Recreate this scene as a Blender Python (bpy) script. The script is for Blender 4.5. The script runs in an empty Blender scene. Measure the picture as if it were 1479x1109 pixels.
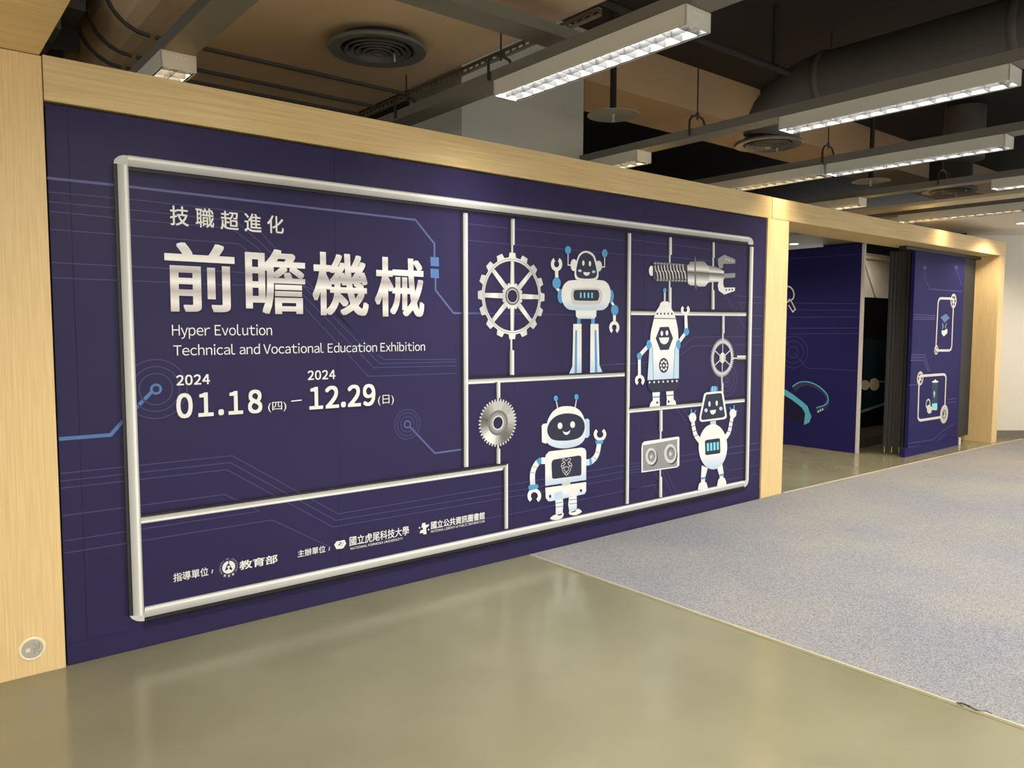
import bpy, bmesh, math, random
from mathutils import Vector, Matrix
import numpy as np
random.seed(3)
S = bpy.context.scene
COL = S.collection

# ------------------------------------------------------------------ camera
F_PX, CX, CY = 1110.0, 739.5, 554.5
def _n(v): return v / np.linalg.norm(v)
_v1 = np.array([2103 - CX, 477 - CY])
_X = _n(np.array([_v1[0], _v1[1], F_PX]))
_vx = 697 - CX
_vy = -(F_PX * F_PX + _v1[0] * _vx) / _v1[1]
_D = _n(np.array([_vx, _vy, F_PX]))
_Y = _n(np.cross(_D, _X))
if _Y[2] < 0: _Y = -_Y
ROT = np.stack([_X, _Y, -_D], 1)
CAM = np.array([0.0, -3.740, 1.48])
cam_d = bpy.data.cameras.new('camera')
cam_d.sensor_width = 36.0
cam_d.lens = F_PX / 1479 * 36.0
cam_d.clip_start = 0.05
cam = bpy.data.objects.new('camera', cam_d)
COL.objects.link(cam)
cam.matrix_world = Matrix((
    (ROT[0, 0], -ROT[1, 0], -ROT[2, 0], CAM[0]),
    (ROT[0, 1], -ROT[1, 1], -ROT[2, 1], CAM[1]),
    (ROT[0, 2], -ROT[1, 2], -ROT[2, 2], CAM[2]),
    (0, 0, 0, 1)))
S.camera = cam

# ------------------------------------------------------------------ world, exposure
w = bpy.data.worlds.new('world'); S.world = w; w.use_nodes = True
w.node_tree.nodes['Background'].inputs[0].default_value = (1.0, 0.965, 0.92, 1)
w.node_tree.nodes['Background'].inputs[1].default_value = 1.18
S.view_settings.view_transform = 'Standard'
S.view_settings.look = 'None'
S.view_settings.gamma = 1.0
S.view_settings.use_curve_mapping = False
S.view_settings.exposure = 0.32
LAMP_W = 60.0

# ------------------------------------------------------------------ materials
def srgb(r, g, b):
    f = lambda c: (c / 255 / 12.92) if c / 255 <= 0.04045 else ((c / 255 + 0.055) / 1.055) ** 2.4
    return (f(r), f(g), f(b), 1)
MATS = {}
def mat(name, col, rough=0.5, metal=0.0, spec=0.5, emit=0.0, ecol=None, coat=0.0):
    if name in MATS: return MATS[name]
    m = bpy.data.materials.new(name); m.use_nodes = True
    b = m.node_tree.nodes['Principled BSDF']
    b.inputs['Base Color'].default_value = col
    b.inputs['Roughness'].default_value = rough
    b.inputs['Metallic'].default_value = metal
    b.inputs['Specular IOR Level'].default_value = spec
    if coat: b.inputs['Coat Weight'].default_value = coat; b.inputs['Coat Roughness'].default_value = 0.2
    if emit:
        b.inputs['Emission Color'].default_value = ecol or col
        b.inputs['Emission Strength'].default_value = emit
    MATS[name] = m
    return m
def ramp(nt, stops):
    r = nt.nodes.new('ShaderNodeValToRGB')
    e = r.color_ramp.elements
    while len(e) < len(stops): e.new(0.5)
    for el, (p, c) in zip(e, stops): el.position = p; el.color = c
    return r
def noisy(name, c0, c1, scale=(1, 1, 1), nscale=5, detail=6, rough=0.5, spec=0.5, bump=0.0, rmix=None, coord='Object', lo=0.35, hi=0.65):
    m = mat(name, c0, rough, 0, spec)
    nt = m.node_tree; b = nt.nodes['Principled BSDF']
    tc = nt.nodes.new('ShaderNodeTexCoord'); mp = nt.nodes.new('ShaderNodeMapping')
    mp.inputs['Scale'].default_value = scale
    nt.links.new(tc.outputs[coord], mp.inputs[0])
    n = nt.nodes.new('ShaderNodeTexNoise'); n.inputs['Scale'].default_value = nscale; n.inputs['Detail'].default_value = detail
    nt.links.new(mp.outputs[0], n.inputs['Vector'])
    r = ramp(nt, [(lo, c0), (hi, c1)])
    nt.links.new(n.outputs[0], r.inputs[0]); nt.links.new(r.outputs[0], b.inputs['Base Color'])
    if bump:
        bp = nt.nodes.new('ShaderNodeBump'); bp.inputs['Strength'].default_value = bump; bp.inputs['Distance'].default_value = 0.004
        nt.links.new(n.outputs[0], bp.inputs['Height']); nt.links.new(bp.outputs[0], b.inputs['Normal'])
    if rmix:
        n2 = nt.nodes.new('ShaderNodeTexNoise'); n2.inputs['Scale'].default_value = rmix[2]; n2.inputs['Detail'].default_value = 4
        nt.links.new(tc.outputs[coord], n2.inputs['Vector'])
        mr = nt.nodes.new('ShaderNodeMapRange'); mr.inputs['From Min'].default_value = 0.3; mr.inputs['From Max'].default_value = 0.7
        mr.inputs['To Min'].default_value = rmix[0]; mr.inputs['To Max'].default_value = rmix[1]
        nt.links.new(n2.outputs[0], mr.inputs[0]); nt.links.new(mr.outputs[0], b.inputs['Roughness'])
    return m

WOOD_V = noisy('maple_vertical', srgb(232, 200, 140), srgb(242, 214, 160), (60, 60, 1.6), 2.2, 6, 0.42, 0.35)
WOOD_H = noisy('maple_horizontal', srgb(226, 196, 136), srgb(240, 212, 158), (1.3, 60, 46), 1.6, 6, 0.42, 0.35)
FLOOR = noisy('polished_concrete', srgb(128, 125, 100), srgb(142, 138, 113), (1, 1, 1), 1.2, 8, 0.25, 0.5, rmix=(0.15, 0.22, 2.0))
NAVY_C = srgb(49, 44, 80)
NAVY = mat('navy_print', NAVY_C, 0.42, 0, 0.14)
NAVY2 = mat('deep_blue_print', srgb(40, 38, 92), 0.5, 0, 0.05)
WHITE = mat('white_paint', srgb(226, 224, 214), 0.6, 0, 0.3)
COLW = mat('column_paint', srgb(200, 202, 190), 0.6, 0, 0.3)
BLACK = mat('black_ceiling_paint', srgb(48, 46, 43), 0.75, 0, 0.2)
BEAMTAN = mat('tan_beam_paint', srgb(196, 168, 132), 0.7, 0, 0.2)
DUCT = noisy('grey_duct_paint', srgb(200, 173, 138), srgb(210, 184, 150), (1, 1, 1), 2, 4, 0.55, 0.4)
DUCTD = mat('dark_duct_paint', srgb(82, 79, 73), 0.5, 0, 0.4)
RAIL = mat('grey_rail_paint', srgb(112, 109, 98), 0.5, 0, 0.4)
RAILC = mat('cream_trunking', srgb(206, 194, 164), 0.5, 0, 0.4)
DIFF = mat('diffuser_grey', srgb(96, 95, 92), 0.45, 0, 0.5)
HOUSE = mat('lamp_housing_enamel', srgb(214, 212, 198), 0.4, 0, 0.5)
ALU = mat('louver_grey', (0.032, 0.032, 0.033, 1), 0.45, 0.0, 0.15)
TUBE = mat('lamp_tube', (1, 1, 1, 1), 0.5, emit=9.0, ecol=(1.0, 0.95, 0.86, 1))
STEEL = mat('dark_steel', srgb(50, 48, 46), 0.5, 0.3)
CURT = mat('black_folding_door', srgb(50, 50, 47), 0.5, 0, 0.4)
CHROME = mat('pale_metal_pin', (0.4, 0.4, 0.39, 1), 0.5, 0.0)
GREYB = mat('grey_baseboard', srgb(122, 116, 106), 0.6)
BEIGE = mat('beige_edging', srgb(196, 188, 156), 0.6)

def carpet_mat():
    m = noisy('grey_carpet', srgb(116, 118, 126), srgb(174, 173, 171), (1, 1, 1), 150, 3, 0.95, 0.1, bump=0.5, lo=0.3, hi=0.7)
    nt = m.node_tree; b = nt.nodes['Principled BSDF']
    src = b.inputs['Base Color'].links[0].from_socket
    tc = [n for n in nt.nodes if n.type == 'TEX_COORD'][0]
    n2 = nt.nodes.new('ShaderNodeTexNoise'); n2.inputs['Scale'].default_value = 1.1; n2.inputs['Detail'].default_value = 5
    nt.links.new(tc.outputs['Object'], n2.inputs['Vector'])
    r2 = ramp(nt, [(0.35, srgb(234, 235, 243)), (0.7, srgb(255, 251, 241))])  # broad warm blotches: yellowish lamplight patches put into the carpet colour
    nt.links.new(n2.outputs[0], r2.inputs[0])
    mx = nt.nodes.new('ShaderNodeMix'); mx.data_type = 'RGBA'; mx.blend_type = 'MULTIPLY'; mx.inputs[0].default_value = 1.0
    nt.links.new(src, mx.inputs[6]); nt.links.new(r2.outputs[0], mx.inputs[7]); nt.links.new(mx.outputs[2], b.inputs['Base Color'])
    return m
CARPET = carpet_mat()

# ------------------------------------------------------------------ mesh helpers
def link(name, me, m=None, parent=None, kind=None):
    o = bpy.data.objects.new(name, me); COL.objects.link(o)
    if m is not None and me is not None: me.materials.append(m)
    if parent is not None: o.parent = parent
    if kind: o['kind'] = kind
    return o
def tag(o, label, cat, group=None):
    o['label'] = label; o['category'] = cat
    if group: o['group'] = group
    return o
def empty(name, loc=(0, 0, 0)):
    o = bpy.data.objects.new(name, None); COL.objects.link(o); o.location = loc
    return o
class MB:
    def __init__(self): self.bm = bmesh.new()
    def box(self, x0, x1, y0, y1, z0, z1):
        v = [self.bm.verts.new(p) for p in ((x0,y0,z0),(x1,y0,z0),(x1,y1,z0),(x0,y1,z0),(x0,y0,z1),(x1,y0,z1),(x1,y1,z1),(x0,y1,z1))]
        for f in ((3,2,1,0),(4,5,6,7),(0,1,5,4),(1,2,6,5),(2,3,7,6),(3,0,4,7)): self.bm.faces.new([v[i] for i in f])
        return self
    def prism(self, pts, axis, a, b):
        def P(p, t):
            return {'x': (t, p[0], p[1]), 'y': (p[0], t, p[1]), 'z': (p[0], p[1], t)}[axis]
        A = [self.bm.verts.new(P(p, a)) for p in pts]; B = [self.bm.verts.new(P(p, b)) for p in pts]
        n = len(pts)
        self.bm.faces.new(A[::-1]); self.bm.faces.new(B)
        for i in range(n): self.bm.faces.new((A[i], A[(i+1) % n], B[(i+1) % n], B[i]))
        return self
    def lathe(self, prof, c, axis='z', n=32, close=False):
        rings = []
        for r, t in prof:
            ring = []
            for i in range(n):
                a = 2*math.pi*i/n; u, v = r*math.cos(a), r*math.sin(a)
                p = {'z': (c[0]+u, c[1]+v, c[2]+t), 'y': (c[0]+u, c[1]+t, c[2]+v), 'x': (c[0]+t, c[1]+u, c[2]+v)}[axis]
                ring.append(self.bm.verts.new(p))
            rings.append(ring)
        pairs = list(zip(rings, rings[1:]))
        if close: pairs.append((rings[-1], rings[0]))
        for A, B in pairs:
            for i in range(n): self.bm.faces.new((A[i], A[(i+1) % n], B[(i+1) % n], B[i]))
        if not close:
            for R in (rings[0], rings[-1]):
                try: self.bm.faces.new(R)
                except ValueError: pass
        return self
    def tube(self, path, r, n=10):
        path = [Vector(p) for p in path]; rings = []
        for i, p in enumerate(path):
            d = (path[min(i+1, len(path)-1)] - path[max(i-1, 0)]).normalized()
            u = d.cross(Vector((0, 0, 1)))
            if u.length < 1e-3: u = Vector((1, 0, 0)) if i == 0 or True else u
            u = (u - d * u.dot(d)).normalized(); v = d.cross(u)
            rings.append([self.bm.verts.new(p + (u*math.cos(2*math.pi*k/n) + v*math.sin(2*math.pi*k/n))*r) for k in range(n)])
        for A, B in zip(rings, rings[1:]):
            # align ring starts
            best = min(range(n), key=lambda s: (A[0].co - B[s].co).length)
            B2 = B[best:] + B[:best]
            if (A[1].co - B2[1].co).length > (A[1].co - B2[-1].co).length: B2 = [B2[0]] + B2[1:][::-1]
            B[:] = B2
            for i in range(n): self.bm.faces.new((A[i], A[(i+1) % n], B[(i+1) % n], B[i]))
        self.bm.faces.new(rings[0]); self.bm.faces.new(rings[-1])
        return self
    def bevel(self, w, seg=2):
        bmesh.ops.bevel(self.bm, geom=list(self.bm.edges), offset=w, segments=seg, affect='EDGES', clamp_overlap=True)
        return self
    def mesh(self, name, smooth=False):
        bmesh.ops.recalc_face_normals(self.bm, faces=list(self.bm.faces))
        me = bpy.data.meshes.new(name); self.bm.to_mesh(me); self.bm.free()
        if smooth:
            for p in me.polygons: p.use_smooth = True
            me.set_sharp_from_angle(angle=math.radians(38))
        return me
    def obj(self, name, m, parent=None, kind=None, smooth=False):
        return link(name, self.mesh(name, smooth), m, parent, kind)
def box(name, m, d, parent=None, kind=None, bev=0.0):
    b = MB().box(*d)
    if bev: b.bevel(bev)
    return b.obj(name, m, parent, kind)

# pixel of the photograph -> point on a plane of the place (calibrated camera)
def ray(p): return ROT.T @ np.array([p[0] - CX, p[1] - CY, F_PX])
def aty(p, y): r = ray(p); return CAM + r * (y - CAM[1]) / r[1]
def atx(p, x): r = ray(p); return CAM + r * (x - CAM[0]) / r[0]
def atz(p, z): r = ray(p); return CAM + r * (z - CAM[2]) / r[2]

# ------------------------------------------------------------------ setting: floor, ceiling, walls
box('floor', FLOOR, (-6, 16, -9, 6, -0.1, 0.0), kind='structure')
box('ceiling', BLACK, (-6, 16, -9, 6, 3.86, 4.0), kind='structure')
box('wall_back', BLACK, (-6, 16, 6.0, 6.1, 0, 3.86), kind='structure')
MW = 2.414   # opening / mural height
MT = 2.595   # top of the wooden surround
# stud wall behind the mural
box('wall_front', BLACK, (0.56, 5.84, 0.045, 0.20, 0, 2.40), kind='structure')
# wooden surround
box('trim_1', WOOD_V, (-4.0, 0.552, 0.0, 0.22, 0, 2.588), kind='structure', bev=0.002)          # left panel
box('trim_2', WOOD_H, (0.556, 5.905, 0.0, 0.22, MW, MT), kind='structure', bev=0.002)           # beam over mural
box('trim_3', WOOD_V, (5.846, 6.174, -0.002, 0.42, 0, MW), kind='structure', bev=0.002)         # post
box('trim_4', WOOD_H, (5.908, 11.28, -0.002, 0.42, MW + 0.002, MT - 0.003), kind='structure', bev=0.002)  # lintel
box('trim_5', WOOD_V, (11.105, 11.28, -0.002, 0.42, 0, MW), kind='structure', bev=0.002)        # far jamb
box('trim_6', WOOD_H, (-4.0, 0.545, -4.2, -0.003, 2.589, 2.72), kind='structure', bev=0.002)       # canopy soffit

# column, beams
box('wall_column', COLW, (3.24, 4.44, 0.80, 1.5, 0, 3.86), kind='structure')
box('ceiling_beam', BEAMTAN, (4.44, 16, 0.80, 1.45, 3.47, 3.86), kind='structure')
box('ceiling_beam', BLACK, (4.0, 16, -2.2, -1.75, 3.60, 3.86), kind='structure')
box('ceiling_beam', BLACK, (6.9, 7.3, -9, 0.8, 3.55, 3.86), kind='structure')

box('wall_inner', BLACK, (11.10, 11.16, 0.422, 2.4, 0, 2.74), kind='structure')
# far curved wall and dropped ceiling
def arc_wall(name, m, c, R, a0, a1, z0, z1, t, n=40):
    mb = MB(); pts = []
    for i in range(n+1):
        a = math.radians(a0 + (a1-a0)*i/n); pts.append((c[0]+R*math.cos(a), c[1]+R*math.sin(a)))
    for i in range(n, -1, -1):
        a = math.radians(a0 + (a1-a0)*i/n); pts.append((c[0]+(R-t)*math.cos(a), c[1]+(R-t)*math.sin(a)))
    mb.prism(pts, 'z', z0, z1)
    return mb.obj(name, m, kind='structure', smooth=True)
CWC = (13.12, 1.60)
arc_wall('wall_right', WHITE, CWC, 2.0, 203, 300, 0, 2.74, 0.12)
arc_wall('baseboard_right', GREYB, CWC, 2.012, 203, 300, 0, 0.10, 0.02)
box('ceiling_soffit', WHITE, (9.62, 16, -6, 6.0, 2.742, 2.90), kind='structure')
box('ceiling_soffit', WHITE, (6.3, 9.6, 2.0, 6.0, 2.742, 2.90), kind='structure')

# ------------------------------------------------------------------ carpet
cp = [(3.20, -0.014), (6.2, -0.016), (9.76, -0.075), (10.85, -0.095), (11.8, -0.15), (12.1, -0.26), (12.6, -0.43), (13.1, -0.47), (16, -0.47), (16, -9), (3.235, -9), (3.215, -2.44)]
carpet = MB().prism(cp, 'z', 0.0005, 0.010).obj('carpet', CARPET)
tag(carpet, 'grey-blue low pile carpet laid over the polished concrete floor', 'carpet')
def edging(a, b, wdt=0.009):
    a, b = Vector(a), Vector(b); d = (b-a).normalized(); nrm = Vector((-d.y, d.x))
    p = [a - nrm*wdt*0.5, b - nrm*wdt*0.5, b + nrm*wdt*0.5, a + nrm*wdt*0.5]
    return MB().prism([(q.x, q.y) for q in p], 'z', 0.0005, 0.012).obj('edging_strip', BEIGE, carpet)
edging((3.196, -0.016), (3.211, -2.44)); edging((3.211, -2.441), (3.231, -9))
edging((6.2, -0.010), (9.76, -0.069), 0.02); edging((9.76, -0.069), (10.85, -0.089), 0.02); edging((10.85, -0.089), (11.8, -0.144), 0.02)
# frayed threads at the carpet edge
ft = MB()
for k in range(7):
    y = -2.58 - 0.02*k*random.random(); x = 3.21
    ft.tube([(x, y, 0.012), (x + random.uniform(-.02, .015), y - random.uniform(.01, .025), 0.016), (x + random.uniform(-.02, .02), y - random.uniform(.025, .05), 0.013)], 0.0016, 5)
ft.obj('frayed_thread', STEEL, carpet)

# ------------------------------------------------------------------ round cover plate low on the left wood panel
pl = empty('cover_plate', (0.430, 0.0, 0.116))
tag(pl, 'round silver cover plate set low in the left wood panel', 'cover plate')
MB().lathe([(0.050, 0.0), (0.050, -0.003), (0.046, -0.0055), (0.040, -0.004), (0.040, 0.0)], (0, 0, 0), 'y', 40).obj('ring', mat('pale_ring', srgb(250, 236, 204), 0.35), pl, smooth=True)
MB().lathe([(0.040, -0.0005), (0.040, -0.0035)], (0, 0, 0), 'y', 40).obj('disc', mat('plate_silver', srgb(196, 190, 176), 0.35, 0.3), pl)
MB().box(-0.024, -0.008, -0.0040, -0.0030, -0.010, 0.006).obj('label_sticker', mat('cream_label', srgb(240, 228, 190), 0.5), pl)
for k in range(5):
    for q in range(3):
        if (k*3+q) % 4 != 1:
            MB().box(0.004+0.009*q, 0.009+0.009*q, -0.0041, -0.0030, -0.02+0.009*k, -0.016+0.009*k).obj('engraved_mark', mat('engraved_grey', srgb(120, 118, 112), 0.5), pl)

# ------------------------------------------------------------------ mural
MY = 0.012
mural = empty('exhibition_mural', (0, 0, 0))
tag(mural, 'large navy exhibition mural with four white robots, gears and Chinese title', 'mural')
xs = [0.560, 0.640, 1.860, 3.080, 4.300, 5.520, 5.843]
for a, b in zip(xs, xs[1:]):
    box('panel', NAVY, (a + 0.0005, b - 0.0005, MY, MY + 0.012, 0.0, MW - 0.012), mural)
box('kick_strip', NAVY, (0.560, 5.843, MY - 0.003, MY - 0.0002, 0.004, 0.095), mural)

LAY = 0.00035
def W(p, y=None):
    q = aty(p, MY if y is None else y); return (q[0], q[2])
CROPS = {'R4': (200, 270, 3.1696), 'R5': (660, 320, 4.619), 'R6': (660, 540, 4.619), 'R7': (890, 320, 4.623), 'R8': (890, 520, 5.041),
         'RL': (0, 560, 2.5208), 'RB': (230, 720, 3.0184), 'RT': (0, 60, 2.52), 'RM': (360, 240, 4.265), 'S7': (935, 350, 10.564),
         'RD': (1080, 260, 2.3108), 'P1': (1120, 340, 3.261), 'P2': (1270, 340, 3.263), 'PX': (0, 0, 1.0),
         'A1': (1330, 400, 8.53), 'A2': (1310, 520, 9.24), 'LG': (300, 795, 12.325), 'LF': (470, 740, 5.916), 'C1': (180, 500, 7.393), 'C2': (540, 570, 12.325), 'R62': (760, 610, 7.39)}
class Plane:
    """a flat printed surface: pixel -> (u,v) and (u,v,layer) -> world"""
    def __init__(s, uv, world): s.uv = uv; s.world = world
MURAL_P = Plane(lambda p: W(p), lambda u, v, l: (u, MY - LAY*l, v))
X1 = 8.90
PAN1_P = Plane(lambda p: (lambda q: (q[1], q[2]))(atx(p, X1)), lambda u, v, l: (X1 - LAY*l, u, v))
Y2 = 0.195
PAN2_P = Plane(lambda p: (lambda q: (q[0], q[2]))(aty(p, Y2)), lambda u, v, l: (u, Y2 - LAY*l, v))

PL = MURAL_P
def setplane(p):
    global PL; PL = p
def uvp(crop, pts):
    ox, oy, s = CROPS[crop]
    return [PL.uv((ox + x/s, oy + y/s)) for x, y in pts]
def catmull(P, k=6):
    n = len(P); out = []
    for i in range(n):
        p0, p1, p2, p3 = (np.array(P[(i+j-1) % n]) for j in range(4))
        for t in np.arange(k)/k:
            out.append(tuple(0.5*((2*p1) + (-p0+p2)*t + (2*p0-5*p1+4*p2-p3)*t*t + (-p0+3*p1-3*p2+p3)*t**3)))
    return out
def catopen(P, k=6):
    P = [P[0]] + list(P) + [P[-1]]; out = []
    for i in range(1, len(P)-2):
        p0, p1, p2, p3 = (np.array(P[i+j-1]) for j in range(4))
        for t in np.arange(k)/k:
            out.append(tuple(0.5*((2*p1) + (-p0+p2)*t + (2*p0-5*p1+4*p2-p3)*t*t + (-p0+3*p1-3*p2+p3)*t**3)))
    out.append(tuple(P[-1])); return out
def flat(name, polys, m, layer, parent, faces=None):
    """polys: list of uv outlines, or (verts, faces)"""
    vs, fs = [], []
    for P in polys:
        b = len(vs); vs += [PL.world(u, v, layer) for u, v in P]; fs.append(list(range(b, b+len(P))))
    if faces is not None: fs = faces
    me = bpy.data.meshes.new(name); me.from_pydata(vs, [], fs); me.update()
    return link(name, me, m, parent)
def poly(name, crop, pts, m, layer, parent, smooth=False, k=6):
    if smooth: pts = catmull(pts, k)
    return flat(name, [uvp(crop, pts)], m, layer, parent)
def ellpts(cx, cy, rx, ry, n=32, tilt=0):
    c, s = math.cos(tilt), math.sin(tilt)
    return [(cx + rx*math.cos(a)*c - ry*math.sin(a)*s, cy + rx*math.cos(a)*s + ry*math.sin(a)*c) for a in (2*math.pi*i/n for i in range(n))]
def ell(name, crop, cx, cy, rx, ry, m, layer, parent, n=32):
    return flat(name, [uvp(crop, ellpts(cx, cy, rx, ry, n))], m, layer, parent)
def ribbon_uv(P, wd):
    P = [np.array(p) for p in P]; L, R = [], []
    for i, p in enumerate(P):
        d0 = (p - P[i-1]) if i else (P[1]-P[0]); d1 = (P[i+1]-p) if i < len(P)-1 else d0
        d0 = d0/(np.linalg.norm(d0)+1e-12); d1 = d1/(np.linalg.norm(d1)+1e-12)
        t = d0+d1; t = t/(np.linalg.norm(t)+1e-12); nn = np.array([-t[1], t[0]])
        cs = max(0.4, abs(nn @ np.array([-d0[1], d0[0]])))
        wi = wd[i] if isinstance(wd, (list, tuple)) else wd
        L.append(p + nn*wi/2/cs); R.append(p - nn*wi/2/cs)
    return L, R
def ribbons(name, paths, wd, m, layer, parent):
    """paths: list of uv polylines -> one flat mesh"""
    vs, fs = [], []
    for P in paths:
        L, R = ribbon_uv(P, wd); b = len(vs); n = len(L)
        vs += [PL.world(q[0], q[1], layer) for q in L] + [PL.world(q[0], q[1], layer) for q in R]
        fs += [[b+i, b+n+i, b+n+i+1, b+i+1] for i in range(n-1)]
    me = bpy.data.meshes.new(name); me.from_pydata(vs, [], fs); me.update()
    return link(name, me, m, parent)
def line(name, crop, pts, wpx, m, layer, parent, curve=False):
    """stroke with its width given in crop pixels"""
    P = uvp(crop, catopen(pts) if curve else pts)
    ox, oy, s = CROPS[crop]; c = pts[len(pts)//2]
    q0 = np.array(PL.uv((ox + c[0]/s, oy + c[1]/s))); q1 = np.array(PL.uv((ox + c[0]/s, oy + (c[1]+wpx)/s)))
    return ribbons(name, [P], float(np.linalg.norm(q1-q0)), m, layer, parent)
def circle_uv(c, r, n=48): return [(c[0]+r*math.cos(2*math.pi*i/n), c[1]+r*math.sin(2*math.pi*i/n)) for i in range(n+1)]
def annulus(name, c, r0, r1, m, layer, parent, n=48, a0=0, a1=360):
    vs, fs = [], []
    for i in range(n+1):
        a = math.radians(a0 + (a1-a0)*i/n)
        vs += [PL.world(c[0]+r0*math.cos(a), c[1]+r0*math.sin(a), layer), PL.world(c[0]+r1*math.cos(a), c[1]+r1*math.sin(a), layer)]
    fs = [[2*i, 2*i+1, 2*i+3, 2*i+2] for i in range(n)]
    me = bpy.data.meshes.new(name); me.from_pydata(vs, [], fs); me.update()
    return link(name, me, m, parent)

# printed inks
def ink(name, r, g, b, rough=0.42): return mat(name, srgb(r, g, b), rough, 0, 0.16)
I_W = ink('ink_white', 240, 240, 236); I_BLUE = ink('ink_blue', 92, 160, 206); I_PALE = ink('ink_pale_blue', 196, 220, 240)
I_DARK = ink('ink_dark_slate', 52, 54, 74); I_GREY = ink('ink_grey', 150, 150, 150); I_LG = ink('ink_light_grey', 212, 212, 208)
I_MG = ink('ink_mid_grey', 120, 118, 114); I_DG = ink('ink_dark_grey', 66, 64, 64); I_CYAN = ink('ink_cyan', 132, 222, 232)
I_LINE = ink('ink_circuit_line', 98, 104, 150); I_LINE2 = ink('ink_circuit_line_faint', 76, 77, 118); I_SQ = ink('ink_circuit_square', 88, 122, 176)
I_SHADE = ink('ink_shadow', 40, 34, 58); I_NAVY = NAVY
def gradient_ink(name, stops, coord='UV', axis=1):
    m = mat(name, (1, 1, 1, 1), 0.42, 0, 0.35); nt = m.node_tree; b = nt.nodes['Principled BSDF']
    tc = nt.nodes.new('ShaderNodeTexCoord'); sp = nt.nodes.new('ShaderNodeSeparateXYZ')
    nt.links.new(tc.outputs[coord], sp.inputs[0]); r = ramp(nt, stops)
    nt.links.new(sp.outputs[axis], r.inputs[0]); nt.links.new(r.outputs[0], b.inputs['Base Color'])
    return m
G_TUBE = gradient_ink('ink_tube_gradient', [(0.0, srgb(96, 94, 92)), (0.22, srgb(168, 167, 164)), (0.66, srgb(206, 205, 200)), (0.76, srgb(250, 250, 246)), (0.86, srgb(246, 246, 242)), (0.93, srgb(190, 190, 186)), (1.0, srgb(168, 168, 166))])
G_BODY = gradient_ink('ink_robot_body_gradient', [(0.0, srgb(196, 216, 234)), (0.35, srgb(238, 241, 242)), (1.0, srgb(244, 244, 236))], 'Generated', 2)
G_TITLE = gradient_ink('ink_title_metal_gradient', [(0.0, srgb(206, 200, 196)), (0.14, srgb(246, 244, 240)), (0.3, srgb(196, 188, 186)), (0.44, srgb(252, 251, 248)), (0.58, srgb(186, 178, 178)), (0.75, srgb(250, 249, 246)), (0.9, srgb(226, 222, 220)), (1.0, srgb(250, 250, 248))], 'Generated', 2)
G_STEEL = gradient_ink('ink_steel_gradient', [(0.0, srgb(200, 198, 192)), (0.2, srgb(246, 245, 240)), (0.42, srgb(150, 148, 144)), (0.55, srgb(88, 86, 84)), (0.66, srgb(244, 242, 238)), (0.82, srgb(176, 172, 168)), (1.0, srgb(126, 124, 120))], 'Generated', 2)
G_GEAR = gradient_ink('ink_gear_gradient', [(0.0, srgb(190, 188, 186)), (0.3, srgb(222, 221, 216)), (0.55, srgb(240, 240, 234)), (0.8, srgb(200, 200, 196)), (1.0, srgb(224, 223, 220))], 'Generated', 0)
def soft_shadow():
    m = bpy.data.materials.new('ink_soft_shadow'); m.use_nodes = True; nt = m.node_tree; b = nt.nodes['Principled BSDF']
    b.inputs['Base Color'].default_value = srgb(24, 20, 26); b.inputs['Roughness'].default_value = 0.5; b.inputs['Specular IOR Level'].default_value = 0.3
    tc = nt.nodes.new('ShaderNodeTexCoord'); sp = nt.nodes.new('ShaderNodeSeparateXYZ'); nt.links.new(tc.outputs['UV'], sp.inputs[0])
    r = ramp(nt, [(0.0, (0, 0, 0, 1)), (0.5, (0.3, 0.3, 0.3, 1)), (1.0, (0.9, 0.9, 0.9, 1))]); nt.links.new(sp.outputs[1], r.inputs[0]); nt.links.new(r.outputs[0], b.inputs['Alpha'])
    return m
M_SOFT = soft_shadow()

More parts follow.
